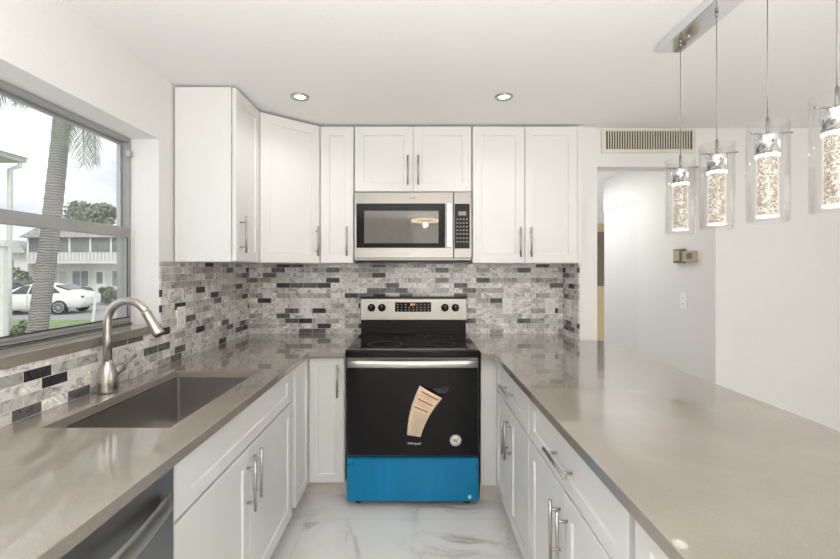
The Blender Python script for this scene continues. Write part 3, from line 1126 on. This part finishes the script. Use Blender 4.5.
# storage drawer under blue film
bm = bmesh.new()
bm_box(bm, -hw, hw, 0.0, 0.034, 0.044, 0.290)
dw = obj('storage_drawer', bm, 'film', c, 0.005)
dw['label'] = 'storage drawer wrapped in blue protective film'
bm = bmesh.new()
for x0, x1, z0, z1 in ((-0.374, -0.352, 0.245, 0.260), (-0.346, -0.334, 0.250, 0.266), (0.362, 0.3745, 0.225, 0.262), (-0.33, 0.33, 0.284, 0.289)):
    bm_box(bm, x0, x1, -0.0012, -0.0002, z0, z1)
obj('film_tape', bm, 'film_dark', dw)
bm = bmesh.new()
bm_lathe(bm, [(0, 0), (0.0135, 0), (0.0135, 0.001), (0, 0.001)], seg=22)
bm_box(bm, -0.003, 0.003, -0.006, 0.006, 0.001, 0.0014, 1)
bm.transform(Matrix.Rotation(PI / 2, 4, 'X'))
obj('teal_dot', bm, ['teal', 'white_print'], dw, loc=(0.325, -0.0004, 0.070))
for x in (-0.32, 0.32):
    for y in (0.08, 0.58):
        bm = bmesh.new()
        bm_lathe(bm, [(0, 0), (0.018, 0), (0.018, 0.012), (0.010, 0.014), (0.010, 0.0395), (0, 0.0395)], x, y, 0.0005, 16)
        obj('foot', bm, 'black', c)

# paper label curling off the oven door
t = thing('paper_label', 'cream instruction paper with red lines curling off the oven door', 'label', (RX, 2.3255, 0))


def paper_pt(u, v):
    """u across, v down the sheet"""
    TL, TR, BL, BR = Vector((0.040, 0.708)), Vector((0.166, 0.643)), Vector((-0.032, 0.425)), Vector((0.045, 0.414))
    p = (TL * (1 - u) + TR * u) * (1 - v) + (BL * (1 - u) + BR * u) * v
    p.x += 0.016 * math.sin(PI * v) * (-1 if u < 0.5 else -0.9)
    lift = 0.003 + 0.030 * (1 - v) ** 2 * (0.3 + 0.7 * u) + 0.010 * math.sin(PI * u) * (1 - v)
    return Vector((p.x, -lift, p.y))


def paper_patch(bm, u0, u1, v0, v1, off, mat, nu=8, nv=16):
    g = [[bm.verts.new(paper_pt(u0 + (u1 - u0) * i / nu, v0 + (v1 - v0) * j / nv) + Vector((0, -off, 0))) for i in range(nu + 1)] for j in range(nv + 1)]
    for j in range(nv):
        for i in range(nu):
            f = bm.faces.new((g[j][i], g[j + 1][i], g[j + 1][i + 1], g[j][i + 1]))
            f.material_index = mat
            f.smooth = True


bm = bmesh.new()
paper_patch(bm, 0, 1, 0, 1, 0, 0)
o = obj('sheet', bm, 'paper', t, recalc=False)
md = o.modifiers.new('solid', 'SOLIDIFY')
md.thickness = 0.0006
md.offset = -1
bm = bmesh.new()
for v in (0.06, 0.215, 0.385):
    paper_patch(bm, 0.15, 0.92 - 0.25 * v, v, v + 0.030, 0.0010, 0, 8, 1)
obj('red_lines', bm, 'paper_red', o, recalc=False)
bm = bmesh.new()
rnd = random.Random(3)
v = 0.475
while v < 0.95:
    u = 0.20
    while u < 0.86:
        du = rnd.uniform(0.05, 0.18)
        paper_patch(bm, u, min(0.88, u + du), v, v + 0.010, 0.0009, 0, 2, 1)
        u += du + 0.03
    v += 0.024
for vv in (0.12, 0.15, 0.27, 0.30, 0.33):
    paper_patch(bm, 0.17, 0.70, vv, vv + 0.008, 0.0009, 0, 6, 1)
v = 0.15
while v < 0.9:
    paper_patch(bm, 0.04, 0.10, v, v + 0.010, 0.0009, 0, 1, 1)
    v += 0.028
obj('print', bm, 'paper_print', o, recalc=False)
# clear tape strip at the top right corner
bm = bmesh.new()
A = [(0.112, -0.014, 0.690), (0.205, -0.0052, 0.702), (0.200, -0.0052, 0.672), (0.150, -0.024, 0.664)]
bm.faces.new([bm.verts.new(p) for p in A])
o2 = obj('tape', bm, 'shade_glass', t)
md = o2.modifiers.new('solid', 'SOLIDIFY')
md.thickness = 0.0004

# ------------------------------------------------------------------ outlets, switch, thermostat, vent


def outlet(label, loc, rz, kind='outlet', group='outlets on the backsplash'):
    t = thing('wall_outlet' if kind == 'outlet' else 'light_switch', label, 'outlet' if kind == 'outlet' else 'switch', loc, rz, group)
    bm = bmesh.new()
    bm_box(bm, -0.036, 0.036, -0.006, -0.0005, -0.058, 0.058)
    obj('plate', bm, 'plate', t, 0.002)
    if kind == 'outlet':
        for s in (-1, 1):
            bm = bmesh.new()
            bm_box(bm, -0.017, 0.017, -0.0075, -0.006, s * 0.024 - 0.014, s * 0.024 + 0.014)
            r = obj('receptacle', bm, 'plate', t, 0.0006)
            bm = bmesh.new()
            for x in (-0.007, 0.007):
                bm_box(bm, x - 0.0012, x + 0.0012, -0.0082, -0.0074, s * 0.024 - 0.004, s * 0.024 + 0.006)
            bm_box(bm, -0.0022, 0.0022, -0.0082, -0.0074, s * 0.024 - 0.011, s * 0.024 - 0.007)
            obj('slots', bm, 'slot', r)
    else:
        bm = bmesh.new()
        vs = [(-0.0165, -0.0062, -0.033), (0.0165, -0.0062, -0.033), (0.0165, -0.0062, 0.033), (-0.0165, -0.0062, 0.033),
              (-0.0165, -0.0100, -0.033), (0.0165, -0.0100, -0.033), (0.0165, -0.0068, 0.033), (-0.0165, -0.0068, 0.033)]
        v = [bm.verts.new(p) for p in vs]
        for f in ((0, 1, 2, 3), (4, 7, 6, 5), (0, 4, 5, 1), (1, 5, 6, 2), (2, 6, 7, 3), (3, 7, 4, 0)):
            bm.faces.new([v[i] for i in f])
        obj('rocker', bm, 'trim_white', t)
    return t


yt = YB - TT
outlet('white double outlet on the mosaic left of the stove', (-0.825, yt, 1.092), 0)
outlet('white double outlet on the mosaic right of the stove', (0.665, yt, 1.092), 0)
outlet('white rocker switch on the back mosaic near the right corner', (0.983, yt, 1.092), 0, 'switch', None)
outlet('white outlet on the mosaic beside the window', (XL + TT, 2.155, 1.110), PI / 2)
outlet('white outlet on the mosaic side of the wall end', (1.086 - TT, 2.90, 1.092), -PI / 2)
outlet('small white outlet on the hall wall below the thermostat', (2.0, 3.07, 1.13), -PI / 2, 'outlet', None)

t = thing('thermostat', 'beige thermostat with a dark box beside it on the hall wall', 'thermostat', (2.0, 3.03, 1.468), -PI / 2)
bm = bmesh.new()
bm_box(bm, -0.125, -0.012, -0.030, -0.0005, -0.055, 0.050)
a_ = obj('control_box', bm, 'bronze', t, 0.003)
box('face_plate', -0.118, -0.045, -0.034, -0.0305, -0.040, 0.038, 'beige_box', a_, 0.001)
bm = bmesh.new()
bm_box(bm, -0.010, 0.110, -0.035, -0.0005, -0.048, 0.030)
b_ = obj('housing', bm, 'beige_box', t, 0.004)
box('display', 0.045, 0.095, -0.037, -0.0352, -0.028, 0.014, 'bronze', b_)

t = thing('air_vent', 'cream air vent grille on the bulkhead over the hall opening', 'vent', (0, 2.745, 0))
x0, x1, z0, z1 = 1.232, 1.862, 2.142, 2.298
gx0, gx1, gz0, gz1 = 1.262, 1.838, 2.166, 2.288
bm = bmesh.new()
bm_box(bm, x0, gx0, -0.010, -0.0005, z0, z1)
bm_box(bm, gx1, x1, -0.010, -0.0005, z0, z1)
bm_box(bm, gx0, gx1, -0.010, -0.0005, z0, gz0)
bm_box(bm, gx0, gx1, -0.010, -0.0005, gz1, z1)
obj('frame', bm, 'vent', t, 0.001)
box('duct', gx0, gx1, -0.0025, -0.0005, gz0, gz1, 'vent_dark', t)
bm = bmesh.new()
n_ = 34
for k in range(1, n_):
    x = gx0 + (gx1 - gx0) * k / n_
    bm_box(bm, x - 0.0032, x + 0.0032, -0.0085, -0.0028, gz0, gz1)
obj('vertical_louvers', bm, 'vent', t)
bm = bmesh.new()
for k in range(1, 6):
    z = gz0 + (gz1 - gz0) * k / 6
    bm_box(bm, gx0, gx1, -0.0040, -0.0028, z - 0.0016, z + 0.0016)
obj('rear_louvers', bm, 'bronze', t)

# ------------------------------------------------------------------ ceiling lights


def downlight(label, x, y):
    t = thing('recessed_downlight', label, 'ceiling light', (x, y, ZC - 0.0005), 0, 'recessed downlights')
    bm = bmesh.new()
    bm_lathe(bm, [(0.050, 0), (0.050, -0.004), (0.046, -0.008), (0.036, -0.007), (0.0305, -0.001), (0.0305, 0)], seg=36, close=True)
    obj('trim_ring', bm, 'nickel', t)
    bm = bmesh.new()
    bm_lathe(bm, [(0, -0.002), (0.0300, -0.002), (0.0300, -0.0005), (0, -0.0005)], seg=30)
    obj('lens', bm, 'lamp_white', t)
    light('downlight_lamp', 'SPOT', (x, y, ZC - 0.02), (0, 0, 0), 6, (1, 0.96, 0.90), spot_size=math.radians(150), spot_blend=0.9, shadow_soft_size=0.04)


downlight('round recessed ceiling downlight on the left, above the sink side', -0.641, 2.245)
downlight('round recessed ceiling downlight on the right, nearer the pendants', 0.476, 2.245)

# flush ring lamp behind the camera (seen mirrored in the microwave and cooktop)
t = thing('ceiling_lamp', 'warm ring ceiling lamp behind the camera, mirrored in the microwave window', 'ceiling light', (0.15, -1.9, ZC - 0.0005))
bm = bmesh.new()
bm_lathe(bm, [(0, 0), (0.09, 0), (0.09, -0.03), (0, -0.03)], seg=30)
obj('canopy', bm, 'chrome', t)
bm = bmesh.new()
pts = [(0.24 * math.cos(2 * PI * k / 40), 0.24 * math.sin(2 * PI * k / 40), -0.085) for k in range(41)]
bm_tube(bm, pts, 0.016, 10, cap=False)
obj('light_ring', bm, 'led_ring', t)
bm = bmesh.new()
for k in range(3):
    a = 2 * PI * k / 3
    bm_tube(bm, [(0.07 * math.cos(a), 0.07 * math.sin(a), -0.02), (0.235 * math.cos(a), 0.235 * math.sin(a), -0.08)], 0.004, 8)
obj('arms', bm, 'chrome', t)
light('ring_lamp_glow', 'POINT', (0.15, -1.9, ZC - 0.16), (0, 0, 0), 10, (1, 0.92, 0.80), shadow_soft_size=0.03)
# hall fill: glowing panel and lamp added out of view to light the hall
t = tag(struct(box('hall_fill_panel', 1.5, 1.7, 4.0, 4.2, ZC - 0.012, ZC - 0.0005, 'lamp_white')), 'flat glowing panel added on the unseen hall ceiling', 'ceiling light', None, 'structure')
light('hall_fill', 'AREA', (1.42, 4.4, ZC - 0.06), (0, 0, 0), 13, (1, 0.98, 0.95), 0.4, 2.0)

# ------------------------------------------------------------------ pendant fixture
t = thing('pendant_light', 'chrome linear pendant with four bubble-glass cylinders over the peninsula', 'pendant light', (1.06, 1.34, ZC - 0.0005))
bm = bmesh.new()
bm_box(bm, -0.052, 0.050, -0.385, 0.383, -0.038, 0)
cn = obj('canopy', bm, 'chrome', t, 0.002)
for y in (-0.29, 0.26):
    bm = bmesh.new()
    bm_lathe(bm, [(0, -0.001), (0.006, -0.001), (0.006, 0.004), (0, 0.004)], 0.0, y, -0.041, 14)
    obj('screw', bm, 'nickel', cn)


def pendant(y, ang):
    zb = ZC - 0.0005
    # part: chrome socket; sub-parts hang with it
    bm = bmesh.new()
    bm_lathe(bm, [(0, 1.765), (0.0305, 1.765), (0.0315, 1.763), (0.0315, 1.708), (0.0, 1.708)], seg=30)
    bm.transform(Matrix.Translation((0, y, -zb)))
    s = obj('pendant', bm, 'chrome', t)
    bm = bmesh.new()
    bm_tube(bm, [(0, y, 1.78 - zb), (0, y, -0.0385)], 0.0013, 8)
    bm_tube(bm, [(0, y, 1.765 - zb), (0, y, 1.822 - zb)], 0.0042, 10)
    bm_tube(bm, [(0, y, -0.0385), (0, y, -0.052)], 0.005, 10)
    obj('cable', bm, 'cable', s)
    bm = bmesh.new()
    for a in (ang, ang + 2.5):
        bm_tube(bm, [(0, y, 1.769 - zb), (0.060 * math.cos(a), y + 0.060 * math.sin(a), 1.769 - zb)], 0.0028, 8)
    obj('crossbar', bm, 'cable', s)
    bm = bmesh.new()
    bm_lathe(bm, [(0.053, 1.803), (0.053, 1.507), (0.046, 1.503), (0.046, 1.507), (0.0505, 1.5095), (0.0505, 1.803)], seg=40, close=True)
    bm.transform(Matrix.Translation((0, y, -zb)))
    obj('glass_shade', bm, 'shade_glass', s)
    bm = bmesh.new()
    bm_lathe(bm, [(0, 1.7005), (0.0255, 1.7005), (0.0262, 1.699), (0.0262, 1.526), (0.0255, 1.5245), (0, 1.5245)], seg=32)
    bm.transform(Matrix.Translation((0, y, -zb)))
    obj('bubble_crystal', bm, 'crystal', s)
    bm = bmesh.new()
    bm_lathe(bm, [(0, 1.7078), (0.0295, 1.7078), (0.0295, 1.7012), (0, 1.7012)], seg=30)
    bm_lathe(bm, [(0, 1.5240), (0.0268, 1.5240), (0.0268, 1.5205), (0, 1.5205)], seg=30)
    bm.transform(Matrix.Translation((0, y, -zb)))
    obj('led_rim', bm, 'led', s)


for y, a in ((0.31, 3.3), (0.11, 3.25), (-0.10, 3.35), (-0.305, 3.2)):
    pendant(y, a)

# ------------------------------------------------------------------ outdoors
GZ = -0.70
struct(box('ground_lawn', -40, -5.2, -6, 17.0, GZ - 0.2, GZ, 'grass'), 'green lawn outside the window', 'lawn')
struct(box('ground_bounce', -5.2, -1.46, -6, 17.0, GZ - 0.19, GZ + 0.01, 'concrete'), 'unseen pale strip added along the house wall to bounce light', 'path')  # added out of view, bounces light up onto the window head
struct(box('ground_road', -70, 30, 17.0, 26.5, GZ - 0.2, GZ - 0.04, 'asphalt'), 'grey road where the white car stands', 'road')
struct(box('ground_pavement', -90, 40, 26.5, 80, GZ - 0.2, GZ - 0.01, 'concrete'), 'pale pavement in front of the far building', 'pavement')

# palm
py = 7.5
t = thing('palm_tree', 'leaning grey palm trunk with drooping fronds outside the window', 'tree', (-7.08, py, GZ))
bm = bmesh.new()
pts, rad = [], []
NT = 60
for k in range(NT + 1):
    u = k / NT
    pts.append((0.62 * u + 0.10 * math.sin(u * PI) * 0.4, 0, 5.15 * u))
    rad.append((0.155 + 0.06 * max(0, 0.2 - u) * 5 - 0.028 * u) * (1 + 0.035 * math.sin(k * 2.3)))
bm_tube(bm, pts, rad, 20)
obj('trunk', bm, 'bark', t)
top = Vector((0.66, 0, 5.1))
bm = bmesh.new()
bm_tube(bm, [top + Vector((-0.01, 0, -0.45)), top + Vector((0, 0, -0.1)), top + Vector((0.02, 0, 0.4))], [0.13, 0.16, 0.05], 14)
obj('crown_shaft', bm, 'frond_pale', t)
rnd = random.Random(11)


def frond(az, elev, L, droop, mat, leaf=0.55):
    bm = bmesh.new()
    d0 = Vector((math.cos(az) * math.cos(elev), math.sin(az) * math.cos(elev), math.sin(elev)))
    p = top + Vector((0, 0, 0.1))
    pts = [p.copy()]
    d = d0.copy()
    N = 22
    for k in range(N):
        d = (d + Vector((0, 0, -droop / N * (0.4 + 1.6 * k / N)))).normalized()
        p = p + d * (L / N)
        pts.append(p.copy())
    bm_tube(bm, pts, [0.028 * (1 - 0.85 * k / N) for k in range(N + 1)], 6)
    for k in range(2, N + 1):
        for sub in (0, 0.5):
            a = pts[k - 1].lerp(pts[k], sub)
            tdir = (pts[k] - pts[k - 1]).normalized()
            side = tdir.cross(Vector((0, 0, 1)))
            if side.length < 0.05:
                side = Vector((math.sin(az), -math.cos(az), 0))
            side.normalize()
            ll = leaf * math.sin(PI * (0.15 + 0.8 * k / N)) ** 0.6 * rnd.uniform(0.8, 1.15)
            for s in (-1, 1):
                out = (side * s * 0.62 + tdir * 0.45 + Vector((0, 0, -0.65 + rnd.uniform(-0.15, 0.15)))).normalized()
                wv = tdir * 0.012
                m1 = a + out * ll * 0.5
                tip = a + out * ll * 0.85 + Vector((0, 0, -ll * 0.22))
                v = [bm.verts.new(q) for q in (a - wv, a + wv, m1 + wv, tip, m1 - wv)]
                bm.faces.new(v)
    o = obj('frond', bm, mat, t, recalc=False)


for i in range(7):
    az = 2 * PI * i / 7 + rnd.uniform(-0.12, 0.12)
    frond(az, rnd.uniform(0.55, 1.05), rnd.uniform(2.2, 2.6), rnd.uniform(0.9, 1.5), 'frond' if i % 3 else 'frond_pale')
frond(0.05, 0.50, 2.9, 3.9, 'frond_pale', 0.75)
frond(0.25, 0.25, 2.5, 4.2, 'frond_pale', 0.7)
frond(-0.6, 0.2, 1.9, 4.6, 'frond', 0.6)
frond(0.45, 0.30, 2.6, 3.8, 'frond_pale', 0.6)
frond(-0.30, 0.15, 1.7, 5.0, 'frond', 0.5)
frond(-0.9, 0.0, 1.3, 5.0, 'frond', 0.5)
frond(3.35, 0.62, 2.6, 2.1, 'frond', 0.55)
frond(2.9, 0.75, 2.7, 2.0, 'frond', 0.55)


def leaf_blob(bm, c, rx, ry, rz, n, size, rnd):
    for _ in range(n):
        while True:
            v = Vector((rnd.uniform(-1, 1), rnd.uniform(-1, 1), rnd.uniform(-1, 1)))
            if 0.3 < v.length < 1:
                break
        p = Vector(c) + Vector((v.x * rx, v.y * ry, v.z * rz))
        a = Vector((rnd.gauss(0, 1), rnd.gauss(0, 1), rnd.gauss(0, 1))).normalized()
        b = a.cross(Vector((rnd.gauss(0, 1), rnd.gauss(0, 1), rnd.gauss(0, 1)))).normalized()
        s = size * rnd.uniform(0.6, 1.3)
        bm.faces.new([bm.verts.new(q) for q in (p - a * s, p + b * s * 0.4, p + a * s, p - b * s * 0.4)])


def bush(label, x, y, r, h, mat='leaf', n=900, size=0.07, group=None):
    t = thing('bush', label, 'bush', (x, y, GZ), 0, group)
    rr_ = random.Random(int(abs(x) * 100))
    bm = bmesh.new()
    leaf_blob(bm, (0, 0, h * 0.55), r, r, h * 0.5, n, size, rr_)
    obj('foliage', bm, mat, t, recalc=False)
    bm = bmesh.new()
    for k in range(5):
        a = k * 1.3
        bm_tube(bm, [(0.02 * math.cos(a), 0.02 * math.sin(a), 0.001), (r * 0.5 * math.cos(a), r * 0.5 * math.sin(a), h * 0.7)], [0.02, 0.008], 6)
    obj('stem', bm, 'bark', t)


bush('small green bush at the foot of the white porch post', -8.05, 8.4, 0.24, 0.98, n=1100, size=0.05)
bush('clipped dark hedge bush in front of the far building behind the car', -20.9, 25.4, 0.8, 1.0, n=700, size=0.12)
bush('round grey-green bush right of the parked car', -18.9, 24.9, 0.7, 1.0, n=700, size=0.12)
bush('green bush by the low white house behind the dark car', -28.0, 28.4, 1.0, 2.2, n=800, size=0.16)


def tree(label, x, y, h, r):
    t = thing('broadleaf_tree', label, 'tree', (x, y, GZ))
    rr_ = random.Random(int(abs(x) * 10))
    bm = bmesh.new()
    bm_tube(bm, [(0, 0, 0.001), (0.1, 0, h * 0.5), (0, 0.1, h * 0.85)], [0.28, 0.2, 0.08], 10)
    obj('trunk', bm, 'bark', t)
    bm = bmesh.new()
    for k in range(9):
        a = rr_.uniform(0, 2 * PI)
        q = rr_.uniform(0.2, 0.75) * r
        leaf_blob(bm, (q * math.cos(a), q * math.sin(a), h * rr_.uniform(0.82, 0.98)), r * 0.45, r * 0.45, h * 0.10, 260, 0.28, rr_)
    obj('foliage', bm, 'leaf_far', t, recalc=False)


tree('distant green tree rising over the two-storey building roof', -36.2, 46.0, 8.9, 2.9)

# white post
t = thing('lawn_post', 'thin pale leaning post standing on the lawn before the car', 'post', (-7.12, 9.0, GZ))
bm = bmesh.new()
bm_tube(bm, [(-0.10, 0, 0.0005), (0.0, 0, 0.9), (0.085, 0, 1.66)], 0.028, 10)
obj('shaft', bm, 'white_post', t)
bm = bmesh.new()
bm_tube(bm, [(0.085, 0, 1.66), (0.088, 0, 1.69)], [0.034, 0.024], 10)
obj('cap', bm, 'white_post', t)

# near house corner with eave and gutter pipe
t = thing('neighbour_house', 'white house corner with eave and gutter pipe at the window\'s left', 'house', (-9.3, 9.0, GZ))
box('wall', -6.0, 0.0, -0.75, 0.0, 0.0005, 4.49, 'stucco', t)
bm = bmesh.new()
bm_box(bm, -6.0, 0.40, -0.80, 0.35, 4.50, 4.60)
obj('eave', bm, 'stucco_grey', t)
bm = bmesh.new()
bm_prism(bm, [(-6.0, 4.605), (0.44, 4.605), (-2.8, 5.25), (-6.0, 5.25)], -0.85, 0.40)
obj('roof', bm, 'roof', t)
bm = bmesh.new()
bm_tube(bm, [(0.34, 0.25, 4.495), (0.34, 0.25, 4.40), (0.22, 0.15, 4.30), (0.20, 0.15, 2.0), (0.20, 0.15, 0.002)], 0.05, 10)
obj('downpipe', bm, 'white_post', t)
# porch with beam and post
t = thing('porch', 'white porch post and flat roof beam at the lower left of the window', 'porch', (-8.07, 8.0, GZ))
box('post', -0.045, 0.045, -0.045, 0.045, 0.0005, 2.52, 'white_post', t)
box('roof_beam', -3.2, 0.10, -0.08, 0.08, 2.521, 2.64, 'white_post', t)
box('low_wall', -3.2, -0.047, -0.05, 0.05, 0.0005, 1.05, 'stucco', t)

# two-storey building
t = thing('apartment_building', 'pale two-storey building with a screened upper porch beyond the road', 'building', (-24.5, 32.0, GZ))
x0, x1 = -4.6, 7.0
H = 4.62
box('wall', x0, x1, 0.0, 8.0, 0.0, H - 0.15, 'stucco', t)
bm = bmesh.new()
bm_prism(bm, [(x0 - 0.4, H - 0.14), (x1 + 0.4, H - 0.14), (x1 - 0.5, H + 0.55), (x0 + 0.9, H + 0.55)], -1.7, 8.4)
obj('roof', bm, 'roof', t)
box('balcony_slab', x0, x1, -1.5, -0.002, 2.55, 2.72, 'stucco', t)
rl = box('railing', x0, x1, -1.5, -1.42, 2.721, 3.38, 'stucco_grey', t)
bm = bmesh.new()
k = x0 + 0.15
while k < x1:
    bm_box(bm, k, k + 0.06, -1.53, -1.502, 2.75, 3.36)
    k += 0.28
obj('balusters', bm, 'white_post', rl)
x = x0
while x < x1 - 0.5:
    box('porch_column', x, x + 0.13, -1.42, -1.30, 2.721, H - 0.15, 'white_post', t)
    s_ = box('porch_screen', x + 0.13, x + 1.55, -1.39, -1.37, 3.39, H - 0.2, 'screen', t)
    x += 1.55
x = x0 + 0.5
i = 0
while x < x1 - 1.2:
    if i == 2:
        dr = box('door', x, x + 0.95, -0.06, -0.002, 0.02, 2.1, 'white_post', t)
        box('pane', x + 0.25, x + 0.7, -0.075, -0.061, 1.0, 1.9, 'win_dark', dr)
        x += 1.4
    else:
        wn_ = box('window', x, x + 1.35, -0.06, -0.002, 0.75, 2.05, 'white_post', t)
        box('pane', x + 0.07, x + 0.64, -0.07, -0.061, 0.82, 1.98, 'win_dark' if i in (1, 3) else 'stucco_grey', wn_)
        box('pane', x + 0.71, x + 1.28, -0.07, -0.061, 0.82, 1.98, 'win_dark' if i in (1,) else 'stucco_grey', wn_)
        x += 1.7
    i += 1
# low white house further left
t = thing('low_house', 'low white house with a pale pitched roof left of the palm trunk', 'house', (-29.9, 31.5, GZ))
box('wall', -9.0, 0.0, 0, 5.0, 0, 3.35, 'stucco', t)
bm = bmesh.new()
bm_prism(bm, [(-9.3, 3.36), (0.3, 3.36), (-0.3, 4.3), (-9.0, 4.3)], -0.5, 5.0)
obj('roof', bm, 'stucco_grey', t)
box('window', -2.2, -1.1, -0.06, -0.002, 2.2, 2.85, 'win_dark', t)
box('window', -5.4, -4.0, -0.06, -0.002, 1.2, 2.4, 'win_dark', t)


def car(label, loc, rz, paint, mirror=False):
    """sedan, front towards -X, wheels on z = 0"""
    t = thing('car', label, 'car', loc, rz)
    L = 4.75
    # stations: x, z_low, z_belt, z_top, half width low, belt, top
    st = [(-2.36, 0.42, 0.62, 0.62, 0.62, 0.60, 0.60), (-2.28, 0.26, 0.70, 0.72, 0.80, 0.76, 0.70), (-1.9, 0.22, 0.78, 0.82, 0.89, 0.86, 0.76),
          (-1.3, 0.22, 0.87, 0.93, 0.91, 0.89, 0.78), (-0.95, 0.22, 0.91, 0.99, 0.91, 0.90, 0.76), (-0.35, 0.20, 0.93, 1.33, 0.91, 0.90, 0.64), (0.1, 0.20, 0.94, 1.445, 0.91, 0.90, 0.60),
          (0.6, 0.20, 0.955, 1.455, 0.91, 0.90, 0.60), (1.1, 0.22, 0.97, 1.36, 0.91, 0.89, 0.60), (1.6, 0.24, 0.99, 1.14, 0.90, 0.87, 0.66), (1.85, 0.26, 0.99, 1.05, 0.88, 0.85, 0.70),
          (2.2, 0.30, 0.96, 1.00, 0.82, 0.79, 0.68), (2.34, 0.44, 0.88, 0.90, 0.70, 0.68, 0.62), (2.38, 0.5, 0.7, 0.72, 0.62, 0.62, 0.6)]
    bm = bmesh.new()
    rings = []
    for (x, zl, zb, zt, wl, wb_, wt_) in st:
        half = [(wl * 0.9, zl), (wl, zl + 0.12), (wl * 1.01, (zl + zb) / 2), (wb_, zb), ((wb_ + wt_) / 2 - 0.01, (zb + zt) / 2 + 0.02 * (zt - zb)), (wt_, zt - 0.03 * (zt > zb + .1)), (wt_ * 0.55, zt + 0.02)]
        ring = [bm.verts.new((x, -y, z)) for y, z in half] + [bm.verts.new((x, y, z)) for y, z in half[::-1]]
        rings.append(ring)
    n = len(rings[0])
    for a, b in zip(rings, rings[1:]):
        for k in range(n):
            bm.faces.new((a[k], a[(k + 1) % n], b[(k + 1) % n], b[k])).smooth = True
    bm.faces.new(rings[0][::-1])
    bm.faces.new(rings[-1])
    body = obj('body', bm, paint, t)

    def side(x, z):
        """half width of the body at (x, z) between belt and roof"""
        for s, e_ in zip(st, st[1:]):
            if s[0] <= x <= e_[0]:
                u = (x - s[0]) / (e_[0] - s[0])
                g = [s[i] * (1 - u) + e_[i] * u for i in range(7)]
                v = min(1, max(0, (z - g[2]) / max(0.01, g[3] - g[2])))
                return g[5] * (1 - v) + g[6] * v
        return 0.8
    for s in (-1, 1):
        for poly in ([(-0.62, 0.98), (0.08, 0.985), (0.08, 1.385), (-0.22, 1.33)], [(0.16, 0.985), (0.86, 1.0), (0.80, 1.36), (0.16, 1.39)], [(0.93, 1.0), (1.42, 1.03), (1.02, 1.30), (0.88, 1.345)]):
            bm = bmesh.new()
            a = [bm.verts.new((x, s * (side(x, z) + 0.022), z)) for x, z in poly]
            b = [bm.verts.new((x, s * (side(x, z) - 0.03), z)) for x, z in poly]
            bm.faces.new(a)
            bm.faces.new(b[::-1])
            for k in range(4):
                bm.faces.new((a[k], b[k], b[(k + 1) % 4], a[(k + 1) % 4]))
            obj('side_window', bm, 'car_glass', t)
    for (xa, za, xb, zb) in ((-0.98, 1.00, -0.36, 1.345), (1.14, 1.365, 1.62, 1.15)):
        bm = bmesh.new()
        pa, pb = [], []
        for (x, z, w_) in ((xa, za, 0.66), (xb, zb, 0.58)):
            pa += [Vector((x, -w_, z + 0.03)), Vector((x, w_, z + 0.03))]
        vv = [pa[0], pa[1], pa[3], pa[2]]
        a = [bm.verts.new(p) for p in vv]
        b = [bm.verts.new(p - Vector((0, 0, 0.05))) for p in vv]
        bm.faces.new(a)
        bm.faces.new(b[::-1])
        for k in range(4):
            bm.faces.new((a[k], b[k], b[(k + 1) % 4], a[(k + 1) % 4]))
        obj('windscreen', bm, 'car_glass', t)
    for x in (-1.45, 1.42):
        for s in (-1, 1):
            bm = bmesh.new()
            bm_lathe(bm, [(0, -0.1), (0.30, -0.1), (0.335, -0.07), (0.335, 0.07), (0.30, 0.1), (0, 0.1)], seg=28)
            bm.transform(Matrix.Translation((x, s * 0.84, 0.336)) @ Matrix.Rotation(PI / 2, 4, 'X'))
            wh = obj('wheel', bm, 'tyre', t)
            bm = bmesh.new()
            for k in range(10):
                a = 2 * PI * k / 10
                dx_, dz_ = math.cos(a), math.sin(a)
                bm_tube(bm, [(0.03 * dx_, 0.03 * dz_, 0.0), (0.21 * dx_, 0.21 * dz_, 0.0)], 0.022, 6)
            bm_lathe(bm, [(0.20, -0.02), (0.235, -0.02), (0.235, 0.02), (0.20, 0.02)], seg=28, close=True)
            bm_lathe(bm, [(0, -0.02), (0.05, -0.02), (0.05, 0.025), (0, 0.025)], seg=16)
            bm.transform(Matrix.Translation((x, s * 0.942, 0.336)) @ Matrix.Rotation(PI / 2, 4, 'X'))
            obj('rim', bm, 'alloy', wh)
    for s in (-1, 1):
        bm = bmesh.new()
        bm_box(bm, 2.16, 2.345, s * 0.70 - 0.06, s * 0.70 + 0.06, 0.80, 0.87)
        obj('tail_lamp', bm, 'red_lens', t)
        bm = bmesh.new()
        bm_box(bm, -2.22, -2.0, s * 0.73 - 0.1, s * 0.73 + 0.1, 0.62, 0.72)
        obj('headlamp', bm, 'win_dark', t)
        bm = bmesh.new()
        bm_box(bm, -0.72, -0.55, s * 0.98 - 0.09, s * 0.98 + 0.07, 0.96, 1.06)
        obj('wing_mirror', bm, paint, t, 0.02)
    bm = bmesh.new()
    for s in (-1, 1):
        for x in (-0.75, 0.12, 1.0):
            bm_box(bm, x, x + 0.012, s * 0.917 - 0.004, s * 0.917 + 0.004, 0.3, 0.92)
    obj('door_seam', bm, 'tyre', body)
    return t


car('white sedan parked on the road beyond the lawn', (-18.38, 19.9, GZ - 0.04), 0.18, 'car_white')
car('dark car parked further back at the left of the white sedan', (-25.2, 25.0, GZ - 0.04), 0.1, 'car_dark')
